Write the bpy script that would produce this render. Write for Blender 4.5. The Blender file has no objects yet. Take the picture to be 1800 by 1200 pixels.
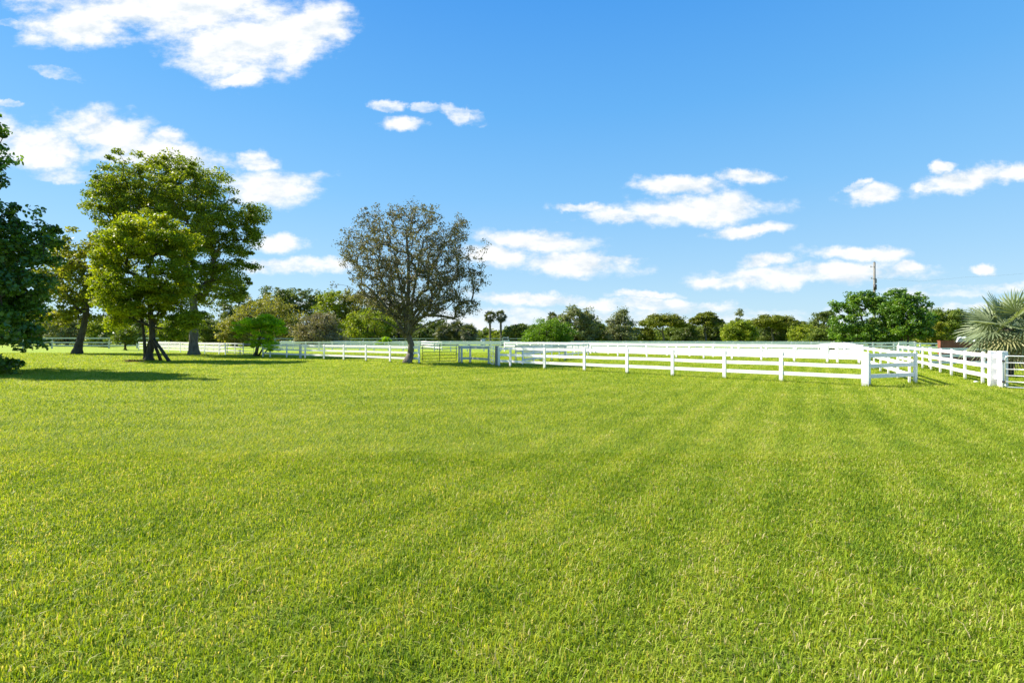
import bpy, bmesh, math, random, zlib
import numpy as np
from mathutils import Vector, Matrix

random.seed(7)
RNG = np.random.default_rng(7)
scene = bpy.context.scene
col = scene.collection
R = math.radians

# ------------------------------------------------------------ camera
H = 1.8            # eye height
F = 900.0          # focal length in photo pixels (1800 wide)
HOR = 594.0        # horizon row of the photo
cam_d = bpy.data.cameras.new('camera')
cam_d.lens = 18.0; cam_d.sensor_width = 36.0
cam_d.shift_y = -6.0 / 1800.0
cam_d.clip_start = 0.05; cam_d.clip_end = 20000
cam = bpy.data.objects.new('camera', cam_d); col.objects.link(cam)
cam.location = (0, 0, H); cam.rotation_euler = (R(90), 0, 0)
scene.camera = cam

# ------------------------------------------------------------ light
SUN_EL = 42.0
sun_from = Vector((-0.95, 0.31, 0)).normalized()          # horizontal direction towards the sun
sun_vec = Vector((sun_from.x * math.cos(R(SUN_EL)), sun_from.y * math.cos(R(SUN_EL)), math.sin(R(SUN_EL))))
sd = bpy.data.lights.new('sun', 'SUN'); sd.energy = 5.0; sd.angle = R(0.6); sd.color = (1.0, 0.93, 0.80)
so = bpy.data.objects.new('sun', sd); col.objects.link(so)
so.rotation_euler = sun_vec.to_track_quat('Z', 'Y').to_euler()

scene.view_settings.view_transform = 'Standard'
scene.view_settings.look = 'None'
scene.view_settings.gamma = 1.0
scene.view_settings.exposure = 1.25

world = bpy.data.worlds.new('World'); scene.world = world
world.use_nodes = True
wt = world.node_tree; wt.nodes.clear()
WN, WL = wt.nodes, wt.links
def wmath(op, a, b=None, c=None, clamp=False):
    n = WN.new('ShaderNodeMath'); n.operation = op; n.use_clamp = clamp
    for i, v in enumerate((a, b, c)):
        if v is None: continue
        if isinstance(v, (int, float)): n.inputs[i].default_value = v
        else: WL.new(v, n.inputs[i])
    return n.outputs[0]
sky = WN.new('ShaderNodeTexSky'); sky.sky_type = 'NISHITA'; sky.sun_disc = False
sky.sun_elevation = R(SUN_EL); sky.sun_rotation = math.atan2(sun_from.x, sun_from.y)
sky.altitude = 0; sky.air_density = 1.0; sky.dust_density = 0.1; sky.ozone_density = 2.2
tc = WN.new('ShaderNodeTexCoord')
sep = WN.new('ShaderNodeSeparateXYZ'); WL.new(tc.outputs['Generated'], sep.inputs[0])
ysafe = wmath('MAXIMUM', sep.outputs[1], 0.02)
uu = wmath('DIVIDE', sep.outputs[0], ysafe)
vv = wmath('DIVIDE', sep.outputs[2], ysafe)
comb = WN.new('ShaderNodeCombineXYZ'); WL.new(uu, comb.inputs[0]); WL.new(vv, comb.inputs[1])
# cloud directions: gnomonic coordinates about north, (u, v) = (x/y, z/y)
nw = WN.new('ShaderNodeTexNoise'); nw.inputs['Scale'].default_value = 7.0; nw.inputs['Detail'].default_value = 5.0
nw.inputs['Roughness'].default_value = 0.6
WL.new(comb.outputs[0], nw.inputs['Vector'])
wsub = WN.new('ShaderNodeVectorMath'); wsub.operation = 'SUBTRACT'; WL.new(nw.outputs['Color'], wsub.inputs[0]); wsub.inputs[1].default_value = (.5, .5, .5)
wsc = WN.new('ShaderNodeVectorMath'); wsc.operation = 'MULTIPLY'; WL.new(wsub.outputs[0], wsc.inputs[0]); wsc.inputs[1].default_value = (.085, .045, 0)
wadd = WN.new('ShaderNodeVectorMath'); wadd.operation = 'ADD'; WL.new(comb.outputs[0], wadd.inputs[0]); WL.new(wsc.outputs[0], wadd.inputs[1])
nw2 = WN.new('ShaderNodeTexNoise'); nw2.inputs['Scale'].default_value = 32.0; nw2.inputs['Detail'].default_value = 6.0; nw2.inputs['Roughness'].default_value = 0.65
WL.new(comb.outputs[0], nw2.inputs['Vector'])
wsub2 = WN.new('ShaderNodeVectorMath'); wsub2.operation = 'SUBTRACT'; WL.new(nw2.outputs['Color'], wsub2.inputs[0]); wsub2.inputs[1].default_value = (.5, .5, .5)
wsc2 = WN.new('ShaderNodeVectorMath'); wsc2.operation = 'MULTIPLY'; WL.new(wsub2.outputs[0], wsc2.inputs[0]); wsc2.inputs[1].default_value = (.045, .022, 0)
wadd2 = WN.new('ShaderNodeVectorMath'); wadd2.operation = 'ADD'; WL.new(wadd.outputs[0], wadd2.inputs[0]); WL.new(wsc2.outputs[0], wadd2.inputs[1])
CL = [  # cx, cy, rx, ry, tilt, weight (degrees of arc written on the photograph's 900 px scale)
 (300, 10, 290, 62, 4, 1), (560, 45, 75, 62, -20, 1), (400, 85, 130, 66, 10, 1), (470, 60, 150, 60, -5, 1), (140, 48, 110, 44, -4, .9), (430, 136, 55, 18, -8, .7), (520, 85, 60, 40, -25, .9),
 (55, 258, 115, 50, 14, 1), (-30, 245, 110, 60, 0, 1), (195, 235, 112, 50, 10, 1), (290, 268, 140, 38, 14, 1), (285, 240, 45, 22, 0, .7), (210,270,90,18,0,.5),
 (480, 328, 108, 38, -4, .95), (450, 282, 50, 20, 0, .55), (495, 424, 55, 22, 4, .8), (515, 466, 110, 17, 0, .6), (130,312,90,12,0,.3),
 (710, 214, 52, 17, 3, .9), (690, 184, 36, 11, 5, .38), (798, 195, 36, 16, 14, .42), (752, 188, 22, 10, 0, .25), (835,205,24,16,20,.2), (100,127,45,12,12,.22), (25,45,30,9,10,.2), (15,182,32,8,0,.3),
 (935, 425, 120, 25, 4, .95), (1010, 466, 125, 27, 3, .95), (870, 450, 80, 26, 6, .8), (1060, 462, 70, 14, -4, .6),
 (1225, 368, 160, 33, 0, 1), (1195, 325, 88, 21, 4, .95), (1010, 364, 62, 11, 3, .6), (1312, 315, 62, 15, 2, .7), (1320, 408, 92, 15, -6, .85), (1080, 378, 80, 18, 0, .6),
 (1528, 340, 66, 22, -2, .85), (1700, 312, 105, 24, -12, .9), (1790, 298, 60, 22, -8, .8), (1632, 326, 36, 10, 6, .6), (1660, 292, 26, 14, 0, .5), (1500,322,30,8,-15,.4),
 (1430, 484, 230, 24, -2, .62), (1510, 446, 115, 17, 2, .85), (1602, 470, 38, 12, 0, .8), (1732, 470, 30, 11, 4, .7), (1350, 460, 60, 17, -5, .7), (1310,492,130,14,-3,.6),
 (930, 524, 120, 15, 2, .7), (1150, 536, 170, 15, 1, .5), (1690, 508, 170, 15, -3, .4), (1250, 560, 480, 20, 0, .28), (620, 530, 120, 14, 0, .45), (1130, 518, 70, 9, 0, .6), (900,560,260,24,0,.4), (1700,550,250,16,0,.3),
]
field = None
for (cx, cy, rx, ry, tl, w) in CL:
    mp = WN.new('ShaderNodeMapping'); mp.vector_type = 'TEXTURE'
    mp.inputs['Location'].default_value = ((cx - 900) / F, (HOR - cy) / F, 0)
    mp.inputs['Rotation'].default_value = (0, 0, R(-tl))
    mp.inputs['Scale'].default_value = (rx / F, ry / F, 1)
    WL.new(wadd2.outputs[0], mp.inputs['Vector'])
    ln = WN.new('ShaderNodeVectorMath'); ln.operation = 'LENGTH'; WL.new(mp.outputs[0], ln.inputs[0])
    v = wmath('MULTIPLY_ADD', ln.outputs['Value'], -1.0, 1.06)
    v = wmath('MINIMUM', v, w * 0.92)
    field = v if field is None else wmath('MAXIMUM', field, v)
cs = WN.new('ShaderNodeVectorMath'); cs.operation = 'MULTIPLY'; WL.new(comb.outputs[0], cs.inputs[0]); cs.inputs[1].default_value = (1, 1.9, 1)
nf = WN.new('ShaderNodeTexNoise'); nf.inputs['Scale'].default_value = 13.0; nf.inputs['Detail'].default_value = 9.0; nf.inputs['Roughness'].default_value = 0.62
WL.new(cs.outputs[0], nf.inputs['Vector'])
fb = wmath('SUBTRACT', nf.outputs['Fac'], 0.5)
dens = wmath('MULTIPLY_ADD', fb, 1.65, field)
mr = WN.new('ShaderNodeMapRange'); mr.interpolation_type = 'SMOOTHSTEP'
WL.new(dens, mr.inputs['Value']); mr.inputs['From Min'].default_value = -0.02; mr.inputs['From Max'].default_value = 0.70
up = wmath('GREATER_THAN', sep.outputs[1], 0.03)
cloudmask = wmath('MULTIPLY', mr.outputs[0], up)
hs = WN.new('ShaderNodeHueSaturation'); hs.inputs['Saturation'].default_value = 1.0; hs.inputs['Value'].default_value = 1.0
WL.new(sky.outputs[0], hs.inputs['Color'])
# the clear air deepens from pale blue at the horizon to strong blue overhead
grd = WN.new('ShaderNodeValToRGB'); WL.new(sep.outputs[2], grd.inputs[0]); ge = grd.color_ramp.elements
stops = [(0.0,(.50,.72,.88)),(.06,(.44,.69,.89)),(.14,(.34,.63,.91)),(.26,(.21,.54,.93)),(.40,(.115,.44,.91)),(.56,(.052,.33,.86)),(1.0,(.03,.18,.62))]
while len(ge) < len(stops): ge.new(.5)
for i_, (p_, c_) in enumerate(stops): ge[i_].position = p_; ge[i_].color = (*[v/2.38 for v in c_], 1)
gsc = WN.new('ShaderNodeVectorMath'); gsc.operation = 'SCALE'; WL.new(grd.outputs[0], gsc.inputs[0]); gsc.inputs['Scale'].default_value = 1/.12
smx = WN.new('ShaderNodeMix'); smx.data_type = 'RGBA'; smx.inputs[0].default_value = .9
WL.new(hs.outputs[0], smx.inputs[6]); WL.new(gsc.outputs[0], smx.inputs[7])
bg1 = WN.new('ShaderNodeBackground'); WL.new(smx.outputs[2], bg1.inputs[0]); bg1.inputs[1].default_value = 0.12
n2 = WN.new('ShaderNodeTexNoise'); n2.inputs['Scale'].default_value = 6.0; n2.inputs['Detail'].default_value = 6.0
WL.new(cs.outputs[0], n2.inputs['Vector'])
csu = WN.new('ShaderNodeVectorMath'); csu.operation = 'ADD'; WL.new(cs.outputs[0], csu.inputs[0]); csu.inputs[1].default_value = (-.012, .035, 0)
n3 = WN.new('ShaderNodeTexNoise'); n3.inputs['Scale'].default_value = 13.0; n3.inputs['Detail'].default_value = 6.0; n3.inputs['Roughness'].default_value = 0.6
WL.new(csu.outputs[0], n3.inputs['Vector'])
relief = wmath('MULTIPLY_ADD', wmath('SUBTRACT', nf.outputs['Fac'], n3.outputs['Fac']), 1.6, wmath('MULTIPLY_ADD', n2.outputs['Fac'], .5, .26))
cr = WN.new('ShaderNodeValToRGB'); WL.new(relief, cr.inputs[0])
cr.color_ramp.elements[0].position = .22; cr.color_ramp.elements[0].color = (.335, .37, .40, 1)
cr.color_ramp.elements[1].position = .56; cr.color_ramp.elements[1].color = (.44, .445, .45, 1)
bg2 = WN.new('ShaderNodeBackground'); WL.new(cr.outputs[0], bg2.inputs[0]); bg2.inputs[1].default_value = 1.0
mx = WN.new('ShaderNodeMixShader'); WL.new(cloudmask, mx.inputs[0]); WL.new(bg1.outputs[0], mx.inputs[1]); WL.new(bg2.outputs[0], mx.inputs[2])
wo = WN.new('ShaderNodeOutputWorld'); WL.new(mx.outputs[0], wo.inputs[0])

# ------------------------------------------------------------ helpers
def G(px, py):
    """photo pixel of a point on the flat ground -> world x, y"""
    Y = F * H / (py - HOR)
    return ((px - 900) / F * Y, Y)
def PZ(px, py, Y):
    """point at distance Y seen at photo pixel"""
    return Vector(((px - 900) / F * Y, Y, H + (HOR - py) / F * Y))

def tag(o, label=None, cat=None, group=None, kind=None):
    if label: o['label'] = label
    if cat: o['category'] = cat
    if group: o['group'] = group
    if kind: o['kind'] = kind
    return o
def empty(name, loc, label=None, cat=None, group=None):
    o = bpy.data.objects.new(name, None); col.objects.link(o); o.location = loc
    o.empty_display_size = .3
    return tag(o, label, cat, group)
class MB:
    """collects faces in world coordinates, links them as one mesh object"""
    def __init__(s): s.v = []; s.f = []
    def add(s, vs, fs):
        b = len(s.v); s.v += [tuple(p) for p in vs]; s.f += [tuple(i + b for i in f) for f in fs]
    def box(s, c, d, rz=0, rx=0, bev=0):
        """box centred at c with full sizes d, turned by rz"""
        x, y, z = d[0] / 2, d[1] / 2, d[2] / 2
        M = Matrix.Translation(c) @ Matrix.Rotation(rz, 4, 'Z') @ Matrix.Rotation(rx, 4, 'X')
        if bev <= 0:
            vs = [M @ Vector(p) for p in ((-x,-y,-z),(x,-y,-z),(x,y,-z),(-x,y,-z),(-x,-y,z),(x,-y,z),(x,y,z),(-x,y,z))]
            s.add(vs, [(0,3,2,1),(4,5,6,7),(0,1,5,4),(1,2,6,5),(2,3,7,6),(3,0,4,7)])
        else:
            b = bev
            vs = [M @ Vector(p) for p in ((-x,-y,-z),(x,-y,-z),(x,y,-z),(-x,y,-z),(-x,-y,z-b),(x,-y,z-b),(x,y,z-b),(-x,y,z-b),(-x+b,-y+b,z),(x-b,-y+b,z),(x-b,y-b,z),(-x+b,y-b,z))]
            s.add(vs, [(0,3,2,1),(8,9,10,11),(0,1,5,4),(1,2,6,5),(2,3,7,6),(3,0,4,7),(4,5,9,8),(5,6,10,9),(6,7,11,10),(7,4,8,11)])
    def beam(s, a, b, w, h):
        """board from a to b, w thick sideways, h tall"""
        a = Vector(a); b = Vector(b); d = b - a; L = d.length
        q = d.to_track_quat('X', 'Z'); M = Matrix.Translation((a + b) / 2) @ q.to_matrix().to_4x4()
        x, y, z = L / 2, w / 2, h / 2
        vs = [M @ Vector(p) for p in ((-x,-y,-z),(x,-y,-z),(x,y,-z),(-x,y,-z),(-x,-y,z),(x,-y,z),(x,y,z),(-x,y,z))]
        s.add(vs, [(0,3,2,1),(4,5,6,7),(0,1,5,4),(1,2,6,5),(2,3,7,6),(3,0,4,7)])
    def tube(s, pts, rad, n=8, cap=True):
        pts = [Vector(p) for p in pts]
        if not isinstance(rad, (list, tuple)): rad = [rad] * len(pts)
        rings = []
        for i, p in enumerate(pts):
            d = (pts[min(i + 1, len(pts) - 1)] - pts[max(i - 1, 0)])
            if d.length < 1e-6: d = Vector((0, 0, 1))
            d.normalize()
            a = d.cross(Vector((0.13, 1, 0.07))) if abs(d.y) < .9 else d.cross(Vector((1, 0, 0)))
            a.normalize(); b = d.cross(a)
            rings.append([p + (a * math.cos(2*math.pi*k/n) + b * math.sin(2*math.pi*k/n)) * rad[i] for k in range(n)])
        vs = [v for r in rings for v in r]; fs = []
        for i in range(len(pts) - 1):
            for k in range(n):
                fs.append((i*n+k, i*n+(k+1)%n, (i+1)*n+(k+1)%n, (i+1)*n+k))
        if cap: fs.append(tuple(range(n))[::-1]); fs.append(tuple((len(pts)-1)*n + k for k in range(n)))
        s.add(vs, fs)
    def build(s, name, mat, parent=None, smooth=False):
        me = bpy.data.meshes.new(name)
        off = parent.location if parent is not None else Vector((0,0,0))
        me.from_pydata([(v[0]-off[0], v[1]-off[1], v[2]-off[2]) for v in s.v], [], s.f); me.update()
        if smooth: me.polygons.foreach_set('use_smooth', [True]*len(me.polygons))
        me.materials.append(mat)
        o = bpy.data.objects.new(name, me); col.objects.link(o)
        if parent is not None: o.parent = parent
        return o
def npmesh(name, V, faces_n, idx, mat, parent=None, tint=None, smooth=False, off=None):
    """fast mesh from numpy: V (n,3), faces all of size faces_n, idx flat"""
    me = bpy.data.meshes.new(name)
    nf_ = len(idx) // faces_n
    if off is not None: V = V - np.array(off)
    me.vertices.add(len(V)); me.vertices.foreach_set('co', V.astype(np.float32).ravel())
    me.loops.add(len(idx)); me.loops.foreach_set('vertex_index', idx.astype(np.int32))
    me.polygons.add(nf_)
    me.polygons.foreach_set('loop_start', (np.arange(nf_) * faces_n).astype(np.int32))
    me.polygons.foreach_set('loop_total', np.full(nf_, faces_n, np.int32))
    me.update(calc_edges=True)
    if smooth: me.polygons.foreach_set('use_smooth', np.ones(nf_, bool))
    if tint is not None:
        at = me.attributes.new('tint', 'FLOAT', 'POINT'); at.data.foreach_set('value', tint.astype(np.float32))
    me.materials.append(mat)
    o = bpy.data.objects.new(name, me); col.objects.link(o)
    if parent is not None: o.parent = parent
    return o

# ------------------------------------------------------------ materials
class MT:
    def __init__(s, name):
        s.m = bpy.data.materials.new(name); s.m.use_nodes = True
        s.t = s.m.node_tree; s.t.nodes.clear(); s.out = s.n('ShaderNodeOutputMaterial')
    def n(s, t, **kw):
        x = s.t.nodes.new(t)
        for k, v in kw.items(): setattr(x, k, v)
        return x
    def l(s, a, b): s.t.links.new(a, b)
    def noise(s, vec, scale, detail=4, rough=.55):
        x = s.n('ShaderNodeTexNoise'); x.inputs['Scale'].default_value = scale; x.inputs['Detail'].default_value = detail
        x.inputs['Roughness'].default_value = rough
        if vec is not None: s.l(vec, x.inputs['Vector'])
        return x.outputs['Fac']
    def ramp(s, fac, stops):
        x = s.n('ShaderNodeValToRGB'); e = x.color_ramp.elements
        while len(e) < len(stops): e.new(.5)
        for i, (p, c) in enumerate(stops): e[i].position = p; e[i].color = (*c, 1)
        if fac is not None: s.l(fac, x.inputs[0])
        return x.outputs[0]
    def mix(s, fac, a, b, mode='MIX'):
        x = s.n('ShaderNodeMix'); x.data_type = 'RGBA'; x.blend_type = mode
        for sock, v in ((x.inputs[0], fac), (x.inputs[6], a), (x.inputs[7], b)):
            if isinstance(v, (int, float)): sock.default_value = v
            elif isinstance(v, tuple): sock.default_value = (*v, 1)
            else: s.l(v, sock)
        return x.outputs[2]
    def math(s, op, a, b=None, c=None, clamp=False):
        x = s.n('ShaderNodeMath'); x.operation = op; x.use_clamp = clamp
        for i, v in enumerate((a, b, c)):
            if v is None: continue
            if isinstance(v, (int, float)): x.inputs[i].default_value = v
            else: s.l(v, x.inputs[i])
        return x.outputs[0]
    def rng(s, v, a, b, c=0., d=1.):
        x = s.n('ShaderNodeMapRange'); s.l(v, x.inputs[0])
        for i, q in enumerate((a, b, c, d)): x.inputs[i+1].default_value = q
        return x.outputs[0]
    def principled(s, colr, rough=.6, spec=.5, metal=0., bump=None, bstr=.3, bdist=.02):
        p = s.n('ShaderNodeBsdfPrincipled')
        if isinstance(colr, tuple): p.inputs['Base Color'].default_value = (*colr, 1)
        else: s.l(colr, p.inputs['Base Color'])
        if isinstance(rough, (int, float)): p.inputs['Roughness'].default_value = rough
        else: s.l(rough, p.inputs['Roughness'])
        p.inputs['Specular IOR Level'].default_value = spec
        p.inputs['Metallic'].default_value = metal
        if bump is not None:
            b = s.n('ShaderNodeBump'); b.inputs['Strength'].default_value = bstr; b.inputs['Distance'].default_value = bdist
            s.l(bump, b.inputs['Height']); s.l(b.outputs[0], p.inputs['Normal'])
        return p.outputs[0]
    def end(s, sh): s.l(sh, s.out.inputs[0]); return s.m

def mat_leaf(name, c0, c1, c2, trans=.35, rough=.5, spec=.2, nscale=.5, tr=(1.5,1.5,.5)):
    """c0..c2: leaf colours spread over the leaves and over whole sprays"""
    k = MT(name)
    at = k.n('ShaderNodeAttribute'); at.attribute_name = 'tint'
    tcn = k.n('ShaderNodeTexCoord')
    nz = k.noise(tcn.outputs['Object'], nscale, 3)
    f = k.math('ADD', k.math('MULTIPLY', at.outputs['Fac'], .55), k.math('MULTIPLY', k.rng(nz, .3, .7), .45))
    c = k.ramp(f, [(0.12, c0), (.5, c1), (.88, c2)])
    p = k.principled(c, rough, spec)
    t = k.n('ShaderNodeBsdfTranslucent')
    tcx = k.mix(1.0, c, tr, 'MULTIPLY'); k.l(tcx, t.inputs[0])
    m = k.n('ShaderNodeMixShader'); m.inputs[0].default_value = trans
    k.l(p, m.inputs[1]); k.l(t.outputs[0], m.inputs[2])
    return k.end(m.outputs[0])
def mat_bark(name, a, b, sc=6):
    k = MT(name); tcn = k.n('ShaderNodeTexCoord')
    mp = k.n('ShaderNodeMapping'); mp.inputs['Scale'].default_value = (1, 1, .22); k.l(tcn.outputs['Object'], mp.inputs[0])
    nz = k.noise(mp.outputs[0], sc, 8, .65); n2_ = k.noise(tcn.outputs['Object'], .9, 4)
    c = k.ramp(nz, [(.32, a), (.68, b)])
    c = k.mix(k.rng(n2_, .5, .7), c, (b[0]*.7, b[1]*.85, b[2]*.6))
    return k.end(k.principled(c, .9, .2, bump=nz, bstr=.9, bdist=.06))
def mat_paint(name, base, dirt, amount=.5, rough=.45):
    k = MT(name); tcn = k.n('ShaderNodeTexCoord')
    a = k.noise(tcn.outputs['Object'], 1.7, 6, .65); b = k.noise(tcn.outputs['Object'], 14, 5, .6)
    f = k.math('MULTIPLY', k.rng(a, .48, .78), k.rng(b, .3, .75))
    c = k.mix(k.math('MULTIPLY', f, amount), base, dirt)
    g_ = k.n('ShaderNodeNewGeometry'); sz = k.n('ShaderNodeSeparateXYZ'); k.l(g_.outputs['Position'], sz.inputs[0])
    spl = k.math('MULTIPLY', k.rng(sz.outputs[2], .34, .02), k.rng(b, .35, .65))      # splashed soil and algae at the foot of posts
    c = k.mix(k.math('MULTIPLY', spl, .55), c, (.22,.22,.12))
    return k.end(k.principled(c, rough, .4, bump=b, bstr=.08, bdist=.004))

M_white = mat_paint('white_painted_board', (.88,.845,.855), (.42,.43,.33), .6)
M_white2 = mat_paint('white_vinyl_rail', (.87,.84,.85), (.60,.60,.58), .35)
M_weath = mat_paint('weathered_board', (.52,.53,.47), (.25,.28,.20), .9, .8)
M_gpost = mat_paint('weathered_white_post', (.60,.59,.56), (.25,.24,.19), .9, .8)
M_dpost = mat_paint('dark_wood_post', (.26,.25,.22), (.12,.12,.09), .9, .85)
M_green = mat_paint('green_pipe_paint', (.035,.085,.03), (.10,.07,.03), .5, .45)
M_galv = MT('galvanised_pipe'); M_galv = M_galv.end(M_galv.principled((.62,.64,.65), .38, .5, .6))
M_black = MT('black_steel'); M_black = M_black.end(M_black.principled((.02,.02,.022), .5))

# grass blades
def grass_colour(k, pos, tint):
    """lawn colour from place (patches, painted light of mowing stripes) and blade"""
    big = k.noise(pos, .30, 5, .6); med = k.noise(pos, 1.6, 4, .6); sml = k.noise(pos, 9.0, 3, .6)
    # mowing stripes, light off leaning blades painted as colour: straight right, curved left
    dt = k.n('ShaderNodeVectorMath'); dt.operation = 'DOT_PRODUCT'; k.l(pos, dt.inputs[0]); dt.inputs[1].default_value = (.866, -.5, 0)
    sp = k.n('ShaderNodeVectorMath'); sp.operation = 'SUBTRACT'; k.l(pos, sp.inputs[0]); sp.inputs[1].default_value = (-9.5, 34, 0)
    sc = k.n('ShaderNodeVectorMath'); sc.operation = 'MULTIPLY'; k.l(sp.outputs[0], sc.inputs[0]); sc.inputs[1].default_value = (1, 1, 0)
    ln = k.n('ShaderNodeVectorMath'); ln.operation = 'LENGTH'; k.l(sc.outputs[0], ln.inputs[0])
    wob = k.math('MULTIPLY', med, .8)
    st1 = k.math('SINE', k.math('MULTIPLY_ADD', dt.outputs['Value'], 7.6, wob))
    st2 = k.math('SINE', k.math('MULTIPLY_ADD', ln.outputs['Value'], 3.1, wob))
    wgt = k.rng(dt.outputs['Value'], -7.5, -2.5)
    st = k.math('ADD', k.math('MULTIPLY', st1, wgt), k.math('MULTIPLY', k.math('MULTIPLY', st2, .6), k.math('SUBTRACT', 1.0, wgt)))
    a = k.math('MULTIPLY', tint, .50)
    b = k.math('MULTIPLY', k.rng(med, .3, .7), .20)
    c_ = k.math('MULTIPLY', k.rng(big, .34, .66), .18)
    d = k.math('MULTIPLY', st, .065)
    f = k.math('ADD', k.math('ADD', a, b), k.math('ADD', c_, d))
    c = k.ramp(f, [(.08, (.065,.135,.009)), (.30, (.188,.290,.014)), (.55, (.305,.385,.028)), (.78, (.42,.45,.08)), (.97, (.56,.48,.24))])
    # bluish clover patches
    cl = k.rng(k.noise(pos, 1.1, 6, .65), .58, .66)
    c = k.mix(k.math('MULTIPLY', cl, .35), c, (.13,.24,.035))
    return c
k = MT('grass_blade')
geo = k.n('ShaderNodeNewGeometry'); at = k.n('ShaderNodeAttribute'); at.attribute_name = 'tint'
c = grass_colour(k, geo.outputs['Position'], at.outputs['Fac'])
p = k.principled(c, .55, .16)
t = k.n('ShaderNodeBsdfTranslucent'); k.l(k.mix(1., c, (1.5,1.35,.5), 'MULTIPLY'), t.inputs[0])
m = k.n('ShaderNodeMixShader'); m.inputs[0].default_value = .42; k.l(p, m.inputs[1]); k.l(t.outputs[0], m.inputs[2])
M_blade = k.end(m.outputs[0])
k = MT('lawn_ground')
geo = k.n('ShaderNodeNewGeometry')
fine = k.noise(geo.outputs['Position'], 40, 4, .7)
mid = k.noise(geo.outputs['Position'], 7, 5, .75)
c = grass_colour(k, geo.outputs['Position'], k.rng(k.math('ADD', k.math('MULTIPLY', fine, .5), k.math('MULTIPLY', mid, .5)), .36, .64))
hb = k.math('ADD', k.math('MULTIPLY', fine, .3), mid)
cam_far = k.n('ShaderNodeVectorMath'); cam_far.operation = 'LENGTH'; k.l(geo.outputs['Position'], cam_far.inputs[0])
near = k.rng(cam_far.outputs['Value'], 14, 40)        # soil and thatch show between the blades of the mown front lawn
c = k.mix(near, k.mix(.55, c, (.06,.065,.02)), k.mix(.10, c, (.05,.08,.01)))
M_ground = k.end(k.principled(c, .9, .15, bump=hb, bstr=1.0, bdist=.08))

# ------------------------------------------------------------ ground
mb = MB()
S = 6000
mb.add([(-S,-400,0),(S,-400,0),(S,S,0),(-S,S,0)], [(0,1,2,3)])
gr = mb.build('ground', M_ground); tag(gr, kind='structure')

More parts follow.
